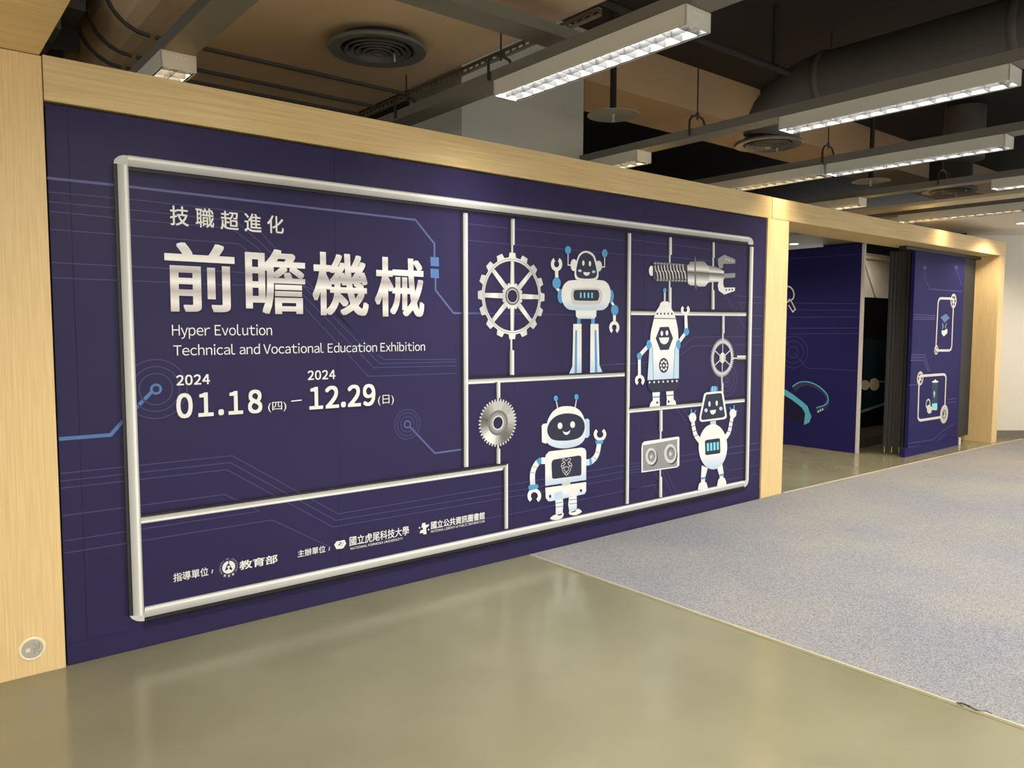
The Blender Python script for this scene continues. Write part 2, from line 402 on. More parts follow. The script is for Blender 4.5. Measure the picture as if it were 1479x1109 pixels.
# --- circuit lines (layer 1)
def circuit(paths, wd, m, name='circuit_line', layer=1):
    for crop, pts in paths: ribbons(name, [uvp(crop, pts)], wd, m, layer, mural)
LWT = 0.007
circuit([('RT', [(172, 497), (400, 521), (1008, 586)]), ('R4', [(0, 6), (1268, 150), (1355, 262), (1355, 318)])][0:0], LWT, I_LINE)
circuit([('PX', [(68, 257), (160, 266.5), (600, 317.5), (627.5, 352), (627.5, 371)]), ('PX', [(629, 401), (629, 419), (655, 452), (700, 452.5)])], 0.011, I_LINE)
for yy in ((371, 384), (388, 401)):
    poly('circuit_square', 'PX', [(621.5, yy[0]), (633.5, yy[0]+.6), (634, yy[1]+.8), (622, yy[1])], I_SQ, 2, mural)
circuit([
    ('PX', [(69, 277), (200, 289), (352, 306), (385, 345), (540, 509), (555, 519), (660, 519)]),
    ('PX', [(70, 291), (200, 304), (340, 319), (378, 352), (548, 525), (660, 522.5)]),
    ('PX', [(71, 305), (200, 318), (335, 330), (372, 358), (540, 531), (660, 528)]),
    ('PX', [(72, 331), (200, 341), (345, 352), (385, 385), (532, 543.5), (660, 539)]),
    ('PX', [(74, 379), (240, 387.5), (400, 396), (455, 420), (545, 513)]),
    ('PX', [(75, 401), (240, 407.5), (400, 414)]),
    ('PX', [(86.5, 683.8), (335.2, 658), (488.4, 742), (760, 696), (905, 671), (1096, 640)]), ('PX', [(86.5, 694.9), (332.4, 667.9), (485, 751.5), (760, 706), (905, 680), (1096, 648)]), ('PX', [(87.3, 705.2), (327.3, 678.2), (481, 761), (760, 714), (905, 689)]),
    ('RL', [(225, 466), (818, 388), (862, 410)]), ('RL', [(230, 558), (945, 449), (862, 405)]), ('RL', [(233, 602), (990, 481), (1200, 578)]),
    ('PX', [(600, 768), (760, 738), (905, 708), (950, 699.5)]),
    ('R5', [(75, 15), (1140, 130)]), ('R5', [(75, 125), (1140, 222)]), ('R5', [(75, 610), (780, 622)]), ('R5', [(920, 960), (1140, 945)]),
    ('R7', [(97, 120), (620, 185), (645, 205)]), ('R7', [(97, 215), (640, 262)]),
    ('R7', [(790, 495), (1000, 508)]), ('R7', [(820, 540), (1000, 543)]), ('R7', [(735, 500), (860, 715), (1000, 716)]), ('R7', [(820, 540), (870, 625), (1000, 630)]),
    ('R7', [(430, 895), (505, 830), (1000, 822)]), ('R7', [(430, 850), (510, 772), (1000, 766)]), ('R7', [(0, 955), (215, 940)]), ('R7', [(840, 900), (1000, 885)]),
    ('R8', [(95, 785), (185, 765)]), ('R8', [(95, 825), (185, 810)]), ('R8', [(420, 250), (530, 420), (560, 480)]), ('R8', [(400, 290), (520, 470)]),
    ('R8', [(275, 800), (400, 1100)]), ('R8', [(330, 800), (460, 1100)]), ('R8', [(360, 800), (500, 1100)]), ('R8', [(95, 945), (275, 905), (345, 1050)]),
    ('R8', [(800, 640), (1060, 595)]), ('R8', [(800, 690), (1060, 648)]), ('R8', [(760, 750), (815, 805), (1060, 760)]), ('R8', [(800, 870), (1060, 825)]),
], 0.0042, I_LINE2)
circuit([('PX', [(85, 634), (160, 628), (173, 613), (219, 566)])], 0.016, I_SQ)
circuit([('C2', [(640, 570), (1085, 1040), (1478, 985), (1560, 975)])], 0.010, I_LINE)
def target(crop, cx, cy, radii, m1, m2, r_in):
    c = uvp(crop, [(cx, cy)])[0]
    sc = abs(uvp(crop, [(cx, cy-100)])[0][1] - c[1]) / 100
    for r in radii: annulus('circuit_ring', c, r*sc - 0.0022, r*sc + 0.0022, m2, 1, mural)
    annulus('circuit_ring', c, r_in[0]*sc, r_in[1]*sc, m1, 2, mural)
target('C1', 335, 457, (167, 240, 316), I_SQ, I_LINE2, (34, 60))
target('C2', 597, 525, (135, 205, 262), I_LINE, I_LINE2, (48, 74))
target('R8', 805, 145, (45, 82, 118), I_LINE2, I_LINE2, (14, 22))

# --- printed tubes
def tube(edge0, edge1, layer=4, shadow=0.6, name='printed_tube'):
    """edge0 (dark side) and edge1 (highlight side): two pixels each, start and end"""
    e0 = [np.array(W(p)) for p in edge0]; e1 = [np.array(W(p)) for p in edge1]
    def strip(a, b, m, l, nm):
        vs = [PL.world(a[0][0], a[0][1], l), PL.world(a[1][0], a[1][1], l), PL.world(b[1][0], b[1][1], l), PL.world(b[0][0], b[0][1], l)]
        me = bpy.data.meshes.new(nm); me.from_pydata(vs, [], [(0, 1, 2, 3)]); uv = me.uv_layers.new(name='UVMap')
        for li, c in zip(range(4), ((0, 0), (1, 0), (1, 1), (0, 1))): uv.data[li].uv = c
        me.update(); return link(nm, me, m, mural)
    o = strip(e0, e1, G_TUBE, layer, name)
    if shadow:
        s0 = [a + (a-b)*shadow for a, b in zip(e0, e1)]
        s1 = [a + (b-a)*0.25 for a, b in zip(e0, e1)]
        strip(s0, s1, M_SOFT, layer + 0.5, 'printed_tube_shadow')
    return o
# inner uprights and rails first (lower layers), outer frame on top
tube([(666.5, 307), (668, 675)], [(675.5, 308), (676.5, 674)], 5, 0.5)
tube([(905.0, 336), (902.0, 728)], [(911.5, 337), (908.0, 727)], 5, 0.5)
tube([(676, 546), (902, 536.5)], [(676, 555), (902, 543.5)], 6, 0.5)
tube([(203, 744.5), (733.4, 668.5)], [(203, 756.5), (733.4, 678)], 6, 0.5)
tube([(726.5, 676), (726.8, 764)], [(733.6, 669), (733.6, 763)], 7, 0.5)
tube([(911, 447.6), (1078, 450)], [(911, 455), (1077.5, 456.5)], 6, 0.5)
tube([(908, 589), (1075.5, 574)], [(908, 596.5), (1075.5, 580.5)], 6, 0.5)
def capped(crop, x0, x1, y0, y1, thin=None, horiz=False):
    """small sprue stub with its thin rod"""
    ox, oy, s = CROPS[crop]; g = lambda x, y: (ox + x/s, oy + y/s)
    if horiz: tube([g(x0, y0), g(x1, y0)], [g(x0, y1), g(x1, y1)], 8, 0.4, 'printed_stub')
    else: tube([g(x0, y0), g(x0, y1)], [g(x1, y0), g(x1, y1)], 8, 0.4, 'printed_stub')
    if thin:
        tx, ty0, ty1, tw = thin
        if horiz: poly('printed_rod', crop, [(ty0, tx-tw/2), (ty1, tx-tw/2), (ty1, tx+tw/2), (ty0, tx+tw/2)], I_LG, 7, mural)
        else: poly('printed_rod', crop, [(tx-tw/2, ty0), (tx+tw/2, ty0), (tx+tw/2, ty1), (tx-tw/2, ty1)], I_LG, 7, mural)
capped('R5', 350, 384, -18, 155, (367, 150, 225, 13)); capped('R5', 343, 381, 858, 1022, (361, 770, 862, 13))
capped('R6', 256, 288, 52, 160, (272, 150, 185, 12)); capped('R6', 256, 288, 498, 598, (273, 470, 502, 12))
capped('R7', 345, 370, 105, 222, (356, 215, 275, 10)); capped('R7', 342, 368, 440, 592, (355, 390, 445, 10))
capped('R7', 637, 656, 138, 240, (646, 235, 310, 10)); capped('R7', 629, 655, 458, 586, (642, 400, 462, 10))
capped('R7', 700, 722, 628, 745, (711, 740, 800, 10)); capped('R7', 806, 864, 928, 893, (912, 775, 812, 9), True)
capped('R8', 758, 779, 165, 245, (768, 110, 170, 10)); capped('R8', 306, 336, 365, 518, (322, 512, 580, 12)); capped('R8', 304, 333, 850, 998, (319, 790, 855, 11))
# outer frame
tube([(185, 245.5), (1083, 353)], [(184, 224), (1082, 342.2)], 10, 0.5)
tube([(207, 897), (1076, 704)], [(209, 876), (1078.8, 692.5)], 10, 0.7)
tube([(1081, 356.5), (1074.6, 695)], [(1088, 356.5), (1080.8, 694)], 11, 0.5)
tube([(163.5, 236), (187, 890)], [(184.3, 226), (208.3, 896)], 12, 0.4)
poly('printed_tube_corner', 'PX', [(163.5, 236), (165, 230), (171, 225.5), (178, 224), (184.3, 225), (184.3, 238)], I_LG, 12.6, mural)
poly('printed_tube_corner', 'PX', [(187, 889), (190, 893), (197, 896.3), (204, 896.8), (208.3, 896.3), (208.3, 888)], I_LG, 12.6, mural)
poly('printed_tube_corner', 'PX', [(1081, 342.2), (1084.5, 343.8), (1087, 347.5), (1087.6, 353), (1084, 353.5), (1080, 352.6)], I_LG, 11.6, mural)
poly('printed_tube_corner', 'PX', [(1076, 693), (1080.8, 692.5), (1080, 697), (1078, 701), (1074.5, 703.6), (1074.5, 695)], I_LG, 11.6, mural)

# --- lettering
GLYPH = {}
def glyph(c):
    if c not in GLYPH:
        me = text_mesh(chr(ord(c) + 0xFEE0)); co = np.array([v.co[:] for v in me.vertices]); co[:, 0] -= co[:, 0].min()
        GLYPH[c] = (co, [list(p.vertices) for p in me.polygons], co[:, 0].max())
    return GLYPH[c]
def latin(s, spacing=1.0):
    V, Fc, x = [], [], 0.0; prev = ''
    thin = {'o': .032, 'e': .036, 'c': .032, 'd': .04, 'a': .042, 'p': .042, 't': .024, 'v': .012, 'y': .010, 'T': .014, 'V': .006, 'O': .045, 'x': .012, '.': .05}
    for c in s:
        if c == ' ': x += 0.25; continue
        co, fs, wd = glyph(c); x += thin.get(c, 0.06)*spacing; b = len(V)
        V += [(p[0]+x, p[1], 0.0) for p in co]; Fc += [[i+b for i in f] for f in fs]; x += wd + thin.get(c, 0.06)*spacing
    me = bpy.data.meshes.new('text'); me.from_pydata(V, [], Fc); me.update(); return me
def text_mesh(s, bold=0.0, spacing=1.0):
    ascii_ = all(ord(c) < 0x80 for c in s)
    if ascii_ and not bold: return latin(s, spacing)
    if bold:      # heavy Chinese strokes: shifted copies of the outline in one mesh
        base = text_mesh(s, 0.0, spacing); n = len(base.vertices)
        co = [tuple(v.co) for v in base.vertices]; fs = [list(p.vertices) for p in base.polygons]
        V, Fc = list(co), list(fs)
        for k, (ex, ey) in enumerate(((1, 1), (1, -1), (-1, 1), (-1, -1), (1, 0), (-1, 0), (0, 1), (0, -1))):
            dx, dy = bold*ex, bold*ey*0.72; b = len(V)
            V += [(x+dx, y+dy, 0.2*(k+1)) for x, y, z in co]; Fc += [[i+b for i in f] for f in fs]
        me = bpy.data.meshes.new('text'); me.from_pydata(V, [], Fc); me.update(); return me
    cu = bpy.data.curves.new('text', 'FONT'); cu.body = s; cu.size = 1.0; cu.offset = bold; cu.space_character = spacing; cu.resolution_u = 4
    o = bpy.data.objects.new('text', cu); COL.objects.link(o)
    dg = bpy.context.evaluated_depsgraph_get(); dg.update()
    me = bpy.data.meshes.new_from_object(o.evaluated_get(dg))
    bpy.data.objects.remove(o); bpy.data.curves.remove(cu)
    return me
def place_text(name, me, u0, u1, v0, v1, m, layer, parent, vref=None):
    """fit a text mesh to u0..u1 and v0..v1 (vref: (low, high) of the font instead of the bounds)"""
    co = np.array([v.co[:] for v in me.vertices])
    a0, a1 = co[:, 0].min(), co[:, 0].max(); b0, b1 = vref or (co[:, 1].min(), co[:, 1].max())
    for v in me.vertices:
        u = u0 + (v.co.x - a0)/(a1-a0)*(u1-u0); t = v0 + (v.co.y - b0)/(b1-b0)*(v1-v0)
        v.co = PL.world(u, t, layer - 1.9 + v.co.z)
    me.materials.clear()
    return link(name, me, m, parent)
_h = text_mesh('H'); _hc = np.array([v.co[:] for v in _h.vertices]); CAPH = (0.0, float(_hc[:, 1].max()))
def text_fit(name, s, crop, L, R, tl, bl, tr, br, m=None, layer=14, bold=0.0, parent=None, spacing=1.0, caps=True, shadow=0.0):
    """L,R: left/right crop x; tl,bl,tr,br: top/base y at the left and right end"""
    q = uvp(crop, [(L, tl), (L, bl), (R, tr), (R, br)])
    u0 = (q[0][0]+q[1][0])/2; u1 = (q[2][0]+q[3][0])/2; v1 = (q[0][1]+q[2][1])/2; v0 = (q[1][1]+q[3][1])/2
    if shadow:
        place_text(name + '_shadow', text_mesh(s, bold, spacing), u0+shadow, u1+shadow, v0-shadow, v1-shadow, I_SHADE, layer-2.2, parent or mural, CAPH if caps else None)
    return place_text(name, text_mesh(s, bold, spacing), u0, u1, v0, v1, m or I_W, layer, parent or mural, CAPH if caps else None)
# small heading, one object for each character
for ch, x0, x1, t, b in (('技', 143, 228, 88, 178), ('職', 260, 345, 98, 187), ('超', 374, 457, 112, 197), ('進', 483, 561, 122, 207), ('化', 588, 663, 132, 213)):
    text_fit('heading_character', ch, 'R4', x0, x1, t, b, t, b, I_W, 14, 0.012, caps=False)
for ch, x0, x1, t, b in (('前', 120, 440, 258, 572), ('瞻', 488, 762, 286, 582), ('機', 795, 1051, 303, 588), ('械', 1080, 1306, 325, 594)):
    text_fit('title_character', ch, 'R4', x0, x1, t, b, t, b, G_TITLE, 14, 0.020, caps=False, shadow=0.006)
def text_words(name, s, crop, L, R, tl, bl, tr, br, layer=14):
    q = uvp(crop, [(L, tl), (L, bl), (R, tr), (R, br)])
    u0 = (q[0][0]+q[1][0])/2; u1 = (q[2][0]+q[3][0])/2; v1 = (q[0][1]+q[2][1])/2; v0 = (q[1][1]+q[3][1])/2
    ext = lambda t: (lambda c: (c[:, 0].min(), c[:, 0].max()))(np.array([v.co[:] for v in text_mesh(t).vertices]))
    a0, a1 = ext(s); done = ''
    for wd in s.split(' '):
        r_ = ext(done + wd)[1]; e = ext(wd); l_ = r_ - (e[1]-e[0]); k = (u1-u0)/(a1-a0)
        place_text(name, text_mesh(wd), u0+(l_-a0)*k, u0+(r_-a0)*k, v0, v1, I_W, layer, mural, CAPH)
        done += wd + ' '
text_words('english_subtitle', 'Hyper Evolution', 'R4', 152, 610, 632, 681, 632, 677)
text_words('english_subtitle', 'Technical and Vocational Education Exhibition', 'R4', 158, 1310, 722, 768, 714, 752)
text_fit('date_lettering', '2024', 'R4', 172, 326, 862, 906, 858, 902, bold=0.026, spacing=1.2)
text_fit('date_lettering', '01.18', 'R4', 172, 565, 948, 1053, 932, 1032, bold=0.030, spacing=2.2, shadow=0.005)
text_fit('date_lettering', '(四)', 'R4', 592, 675, 986, 1032, 980, 1026, caps=False)
text_fit('date_lettering', '2024', 'R4', 773, 900, 842, 882, 838, 878, bold=0.026, spacing=1.2)
text_fit('date_lettering', '12.29', 'R4', 780, 1083, 918, 1013, 905, 999, bold=0.030, spacing=1.3, shadow=0.005)
text_fit('date_lettering', '(日)', 'R4', 1095, 1167, 953, 1001, 950, 997, caps=False)
line('date_dash', 'R4', [(698, 980), (745, 975)], 5, I_W, 14, mural)
# organisers line
text_fit('organiser_lettering', '指導單位', 'RB', 60, 213, 322, 360, 300, 338, caps=False, bold=0.012)
line('organiser_slash', 'RB', [(228, 325), (231, 308)], 5, I_LG, 14, mural)
text_fit('organiser_lettering', '教育部', 'RB', 348, 514, 268, 306, 245, 284, caps=False, bold=0.02)
text_fit('organiser_lettering', '主辦單位', 'RB', 602, 723, 222, 253, 205, 236, caps=False, bold=0.012)
line('organiser_slash', 'RB', [(738, 226), (741, 210)], 4, I_LG, 14, mural)
text_fit('organiser_lettering', '國立虎尾科技大學', 'RB', 828, 1087, 163, 203, 120, 160, caps=False, bold=0.012)
text_fit('organiser_lettering', 'NATIONAL FORMOSA UNIVERSITY', 'RB', 832, 1060, 211, 221, 170, 179, bold=0.01)
text_fit('organiser_lettering', '國立公共資訊圖書館', 'RB', 1183, 1417, 96, 130, 60, 92, caps=False, bold=0.02)
text_fit('organiser_lettering', 'NATIONAL LIBRARY of PUBLIC INFORMATION', 'RB', 1183, 1417, 136, 146, 95, 104, bold=0.01)
# ministry emblem: ringed disc with a triangular mark
def emblem(pl_):
    c = uvp('LG', [(368, 292)])[0]; sc = abs(uvp('LG', [(368, 192)])[0][1]-c[1])/100
    e = flat('emblem', [circle_uv(c, 112*sc, 40)[:-1]], I_W, 14, mural)
    annulus('emblem_ring', c, 128*sc, 133*sc, I_LINE, 14, e)
    for k, ch in enumerate('MINISTRY OF EDUCATION'):
        if ch == ' ': continue
        a = math.radians(215 - k*12.6); me = text_mesh(ch); co = np.array([v.co[:] for v in me.vertices]); mid = co.mean(0)
        for v in me.vertices:
            x, y = (v.co.x-mid[0])*30*sc, (v.co.y-mid[1])*30*sc; th = a - math.pi/2
            v.co = PL.world(c[0]+152*sc*math.cos(a)+x*math.cos(th)-y*math.sin(th), c[1]+152*sc*math.sin(a)+x*math.sin(th)+y*math.cos(th), 14)
        me.materials.clear(); link('emblem_letter', me, I_W, e)
    for k, ch in enumerate('教育部'):
        a = math.radians(243 + k*27); me = text_mesh(ch, 0.01); co = np.array([v.co[:] for v in me.vertices]); mid = (co.max(0)+co.min(0))/2
        for v in me.vertices:
            x, y = (v.co.x-mid[0])*46*sc, (v.co.y-mid[1])*46*sc; th = a + math.pi/2
            v.co = PL.world(c[0]+156*sc*math.cos(a)+x*math.cos(th)-y*math.sin(th), c[1]+156*sc*math.sin(a)+x*math.sin(th)+y*math.cos(th), 14 + v.co.z)
        me.materials.clear(); link('emblem_letter', me, I_W, e)
    poly('emblem_mark', 'LG', [(360, 180), (376, 180), (376, 228), (436, 332), (408, 344), (378, 322), (378, 306), (400, 285), (366, 262), (334, 288), (356, 308), (354, 332), (300, 360), (330, 262), (360, 228)], NAVY, 14.6, e)
emblem(0)
hx = poly('emblem', 'LF', [(72, 275), (92, 245), (112, 240), (98, 275), (108, 296), (90, 310)], I_W, 14, mural)
poly('emblem_piece', 'LF', [(90, 312), (106, 292), (138, 287), (152, 300), (140, 306)], I_W, 14, hx)
poly('emblem_piece', 'LF', [(128, 238), (160, 233), (174, 262), (152, 300), (138, 287), (150, 263), (144, 248)], I_W, 14, hx)
c_ = uvp('LF', [(122, 266)])[0]; annulus('emblem_piece', c_, 0.009, 0.016, I_W, 14, hx, 24)
ribbons('emblem_piece', [[(c_[0]-0.010, c_[1]+0.008), (c_[0]+0.010, c_[1]-0.008)]], 0.005, I_W, 14.3, hx)
lb = poly('emblem', 'LF', [(824, 90), (850, 86), (852, 106), (884, 98), (872, 122), (856, 128), (860, 182), (834, 186), (832, 172), (800, 178), (812, 150), (830, 148), (828, 128), (816, 126)], I_W, 14, mural)
for cx, cy in ((800, 130), (878, 145)): ell('emblem_piece', 'LF', cx, cy, 6, 8, I_W, 14, lb, 10)

# --- gears
def gear_uv(c, R, root, n, duty=0.5):
    P = []
    for i in range(n):
        a = 2*math.pi*i/n; st = 2*math.pi/n
        for da, r in ((-duty*.5, root), (-duty*.34, R), (duty*.34, R), (duty*.5, root)):
            P.append((c[0]+r*math.cos(a+da*st+math.pi/2), c[1]+r*math.sin(a+da*st+math.pi/2)))
    return P
def ringgear(name, P, c, rin, m, layer, parent):
    """outline P with a round hole of radius rin, as a quad strip"""
    vs, fs = [], []
    for u, v in P:
        a = math.atan2(v-c[1], u-c[0]); vs += [PL.world(u, v, layer), PL.world(c[0]+rin*math.cos(a), c[1]+rin*math.sin(a), layer)]
    n = len(P)
    fs = [[2*i, 2*((i+1) % n), 2*((i+1) % n)+1, 2*i+1] for i in range(n)]
    me = bpy.data.meshes.new(name); me.from_pydata(vs, [], fs); me.update(); return link(name, me, m, parent)
def gsize(crop, cx, y0, y1):
    a, b = uvp(crop, [(cx, y0), (cx, y1)]); return ((a[0]+b[0])/2, (a[1]+b[1])/2), abs(a[1]-b[1])/2
c, R = gsize('R5', 366, 207, 785)
g = ringgear('printed_gear', gear_uv(c, R, .89*R, 16, .62), c, .80*R, G_GEAR, 14, mural)
annulus('gear_rim_line', c, .842*R, .858*R, I_GREY, 15, g); annulus('gear_rim_line', c, .80*R, .812*R, I_GREY, 15, g)
for k in range(8):
    a = 2*math.pi*k/8 + math.pi/2
    ribbons('gear_spoke', [[(c[0]+.26*R*math.cos(a), c[1]+.26*R*math.sin(a)), (c[0]+.81*R*math.cos(a), c[1]+.81*R*math.sin(a))]], [.125*R, .10*R], G_GEAR, 14.5, g)
ringgear('gear_hub', gear_uv(c, .315*R, .275*R, 16, .7), c, .15*R, G_GEAR, 16, g)
annulus('gear_hub_ring', c, .15*R, .215*R, I_MG, 17, g); annulus('gear_hub_ring', c, .145*R, .165*R, I_LG, 17.5, g)
c, R = gsize('R6', 270, 166, 484)
g = ringgear('printed_gear', gear_uv(c, R, .90*R, 40, .6), c, .25*R, I_LG, 14, mural)
annulus('gear_cone', c, .30*R, .90*R, I_GREY, 15, g)
for k in range(36):
    a = math.radians(k*10 + 5); v = 168 + 46*math.cos(2*(a - 1.0)) + 34*math.cos(3*(a - 2.0)); v = int(round(max(70, min(246, v))/16)*16)
    annulus('gear_shine', c, .50*R, .90*R, ink('ink_steel_%d' % v, v, v - 1, v - 4), 16, g, 3, k*10, k*10 + 10)
annulus('gear_collar', c, .40*R, .53*R, I_MG, 17, g); annulus('gear_collar', c, .30*R, .42*R, I_GREY, 17.5, g); annulus('gear_collar', c, .25*R, .31*R, I_LG, 18, g)
c, R = gsize('R7', 706, 780, 1038)
g = ringgear('printed_gear', gear_uv(c, R, .90*R, 56, .55), c, .72*R, I_LG, 14, mural)
annulus('gear_rim_line', c, .72*R, .76*R, I_GREY, 15, g)
for k in range(6):
    a = 2*math.pi*k/6 + math.pi/2
    ribbons('gear_spoke', [[(c[0]+.1*R*math.cos(a), c[1]+.1*R*math.sin(a)), (c[0]+.74*R*math.cos(a), c[1]+.74*R*math.sin(a))]], .065*R, I_LG, 15, g)
flat('gear_hub', [circle_uv(c, .27*R, 30)[:-1]], G_GEAR, 16, g)

# --- screw driven gripper
sp = poly('printed_gripper', 'S7', [(75, 320), (100, 300), (600, 340), (608, 600), (140, 585), (75, 565)], I_DG, 14, mural)
ell('gripper_tip', 'S7', 55, 435, 38, 78, I_W, 13.5, sp)
for k in range(10):
    x = 108 + 47*k
    line('gripper_thread', 'S7', [(x, 350), (x+12, 430), (x+32, 455), (x+48, 560)], 20, I_W if k % 2 else I_LG, 15, sp)
    ell('gripper_thread_end', 'S7', x-4+6, 318+k*3.2, 20, 18, I_GREY, 15, sp, 12); ell('gripper_thread_end', 'S7', x+40, 575+k*1.5, 20, 18, I_GREY, 15, sp, 12)
poly('gripper_collar', 'S7', [(600, 345), (632, 335), (640, 295), (712, 292), (712, 660), (645, 655), (610, 625)], G_STEEL, 15, sp)
poly('gripper_flange', 'S7', [(712, 230), (722, 205), (736, 300), (748, 640), (738, 730), (722, 690), (708, 500)], I_MG, 16, sp)
poly('gripper_barrel', 'S7', [(730, 300), (760, 285), (850, 290), (870, 300), (905, 350), (930, 355), (935, 605), (915, 620), (870, 672), (770, 675), (735, 640)], G_STEEL, 17, sp)
poly('gripper_nose', 'S7', [(925, 355), (1000, 365), (1085, 395), (1160, 440), (1165, 555), (1100, 600), (1000, 605), (925, 610)], G_STEEL, 16.5, sp)
poly('gripper_shaft', 'S7', [(1150, 480), (1310, 468), (1333, 472), (1330, 532), (1310, 540), (1150, 545)], I_GREY, 16, sp)
j1 = poly('gripper_jaw', 'S7', [(1065, 250), (1165, 190), (1325, 255), (1335, 285), (1330, 325), (1150, 328), (1140, 395), (1090, 395), (1068, 330)], I_GREY, 16, sp)
j2 = poly('gripper_jaw', 'S7', [(1085, 580), (1150, 560), (1150, 650), (1165, 690), (1330, 688), (1325, 740), (1165, 797), (1080, 735), (1065, 660)], I_W, 16, sp)
for x in (1195, 1240, 1285): ell('jaw_hole', 'S7', x, 262 + (x-1195)*.25, 12, 14, I_LG, 17, sp, 12); ell('jaw_hole', 'S7', x, 726 - (x-1195)*.06, 11, 15, I_DG, 17, sp, 12)

# --- knob plate
kp = poly('printed_knob_plate', 'R8', [(180, 640), (186, 605), (200, 592), (445, 556), (456, 560), (456, 765), (440, 780), (180, 818)], I_W, 14, mural)
poly('plate_face', 'R8', [(190, 620), (440, 575), (440, 772), (190, 808)], I_GREY, 15, kp)
for cx, cy, rx, ry in ((250, 700, 40, 62), (390, 680, 45, 70)):
    ell('knob_shadow', 'R8', cx+8, cy+9, rx, ry, I_DG, 15.6, kp); ell('knob_rim', 'R8', cx, cy, rx, ry, I_LG, 16, kp); ell('knob_well', 'R8', cx+3, cy-2, rx*.66, ry*.68, I_MG, 16.6, kp)
    ell('knob_well', 'R8', cx+4, cy+6, rx*.5, ry*.52, I_GREY, 17, kp); ell('knob_pin', 'R8', cx, cy+2, rx*.2, ry*.2, I_LG, 17.4, kp, 14)

# --- robots
def claw(name, crop, cx, cy, rx, ry, opening, m, layer, parent, inner=0.45, gap=62, flatcut=1):
    """C shaped wrench hand: opening direction in degrees (0 right, 90 up)"""
    n = 26; P, Q = [], []
    for i in range(n+1):
        a = math.radians(opening + gap/2 + (360-gap)*i/n)
        P.append((cx+rx*math.cos(a), cy-ry*math.sin(a))); Q.append((cx+rx*inner*math.cos(a), cy-ry*inner*math.sin(a)))
    vs = uvp(crop, P + Q); fs = [[i, i+1, n+1+i+1, n+1+i] for i in range(n)]
    return flat(name, [vs], m, layer, parent, fs)
def bar(name, crop, p, q, wpx, m, layer, parent): return line(name, crop, [p, q], wpx, m, layer, parent)
# robot with tall legs
C5 = 'R5'
r1 = poly('printed_robot', C5, [(693, 490), (700, 440), (725, 405), (770, 391), (940, 390), (990, 403), (1015, 440), (1021, 490), (1010, 545), (985, 580), (940, 592), (770, 590), (725, 575), (700, 535)], G_BODY, 18, mural, True)
ell('shoulder', C5, 690, 498, 23, 47, I_BLUE, 17, r1); ell('shoulder', C5, 1022, 498, 20, 44, I_BLUE, 17, r1)
poly('waist', C5, [(788, 590), (927, 590), (925, 632), (912, 648), (805, 648), (790, 632)], G_BODY, 17, r1)
for x in (797, 892): poly('thigh', C5, [(x, 646), (x+24, 646), (x+24, 686), (x, 686)], I_BLUE, 16, r1)
poly('leg', C5, [(772, 683), (827, 682), (827, 1008), (744, 1014), (766, 965), (770, 800)], G_BODY, 17, r1)
poly('leg', C5, [(887, 683), (940, 682), (946, 955), (966, 1003), (884, 1008)], G_BODY, 17, r1)
poly('leg_stripe', C5, [(785, 725), (797, 725), (797, 1011), (780, 1012)], I_BLUE, 18, r1); poly('leg_stripe', C5, [(914, 725), (926, 725), (933, 1006), (916, 1007)], I_BLUE, 18, r1)
poly('screen_rim', C5, [(755, 495), (760, 462), (785, 444), (930, 444), (958, 462), (964, 495), (955, 535), (930, 552), (785, 552), (762, 535)], I_LG, 19, r1, True)
poly('screen', C5, [(772, 490), (777, 465), (795, 456), (922, 456), (940, 468), (945, 492), (938, 518), (920, 528), (795, 526), (778, 515)], I_DARK, 20, r1, True)
for x in (821, 846, 872, 896): bar('screen_bar', C5, (x, 474), (x, 508), 9, I_CYAN, 21, r1) if False else poly('screen_bar', C5, [(x-5, 474), (x+5, 474), (x+5, 509), (x-5, 509)], I_CYAN, 21, r1)
ell('ear', C5, 775, 290, 22, 40, I_W, 18, r1); ell('ear', C5, 941, 297, 22, 36, I_W, 18, r1)
for pts in ([(737, 212), (737, 290), (775, 290)], [(981, 236), (981, 303), (942, 303)]): line('antenna', C5, pts, 8, I_W, 17, r1)
ell('antenna_tip', C5, 736, 190, 20, 27, I_BLUE, 18, r1); ell('antenna_tip', C5, 981, 212, 19, 27, I_BLUE, 18, r1)
poly('head', C5, [(857, 195), (903, 215), (925, 262), (940, 340), (932, 382), (900, 392), (820, 391), (785, 378), (781, 325), (795, 255), (815, 213)], I_W, 19, r1, True)
poly('visor', C5, [(857, 208), (898, 230), (914, 268), (929, 338), (922, 370), (892, 380), (825, 379), (796, 364), (791, 325), (803, 262), (822, 224)], I_DARK, 20, r1, True)
for x, y in ((838, 277), (882, 281)): ell('eye', C5, x, y, 8, 18, I_W, 21, r1, 16)
for x, y in ((815, 328), (907, 335)): ell('cheek', C5, x, y, 12, 9, I_PALE, 21, r1, 14)
poly('mouth', C5, [(836, 337), (884, 338), (876, 355), (860, 363), (844, 355)], I_W, 21, r1)
bar('arm', C5, (660, 440), (686, 474), 22, I_W, 16.5, r1); ell('elbow', C5, 660, 410, 28, 38, I_BLUE, 18, r1); poly('arm', C5, [(649, 315), (671, 315), (673, 378), (651, 378)], I_W, 17, r1)
claw('hand', C5, 660, 284, 38, 48, 90, I_W, 19, r1)
bar('arm', C5, (1028, 536), (1048, 572), 20, I_W, 16.5, r1); ell('elbow', C5, 1048, 590, 25, 35, I_BLUE, 18, r1); poly('arm', C5, [(1037, 618), (1056, 618), (1055, 672), (1038, 672)], I_W, 17, r1)
claw('hand', C5, 1045, 706, 34, 43, 270, I_W, 19, r1)
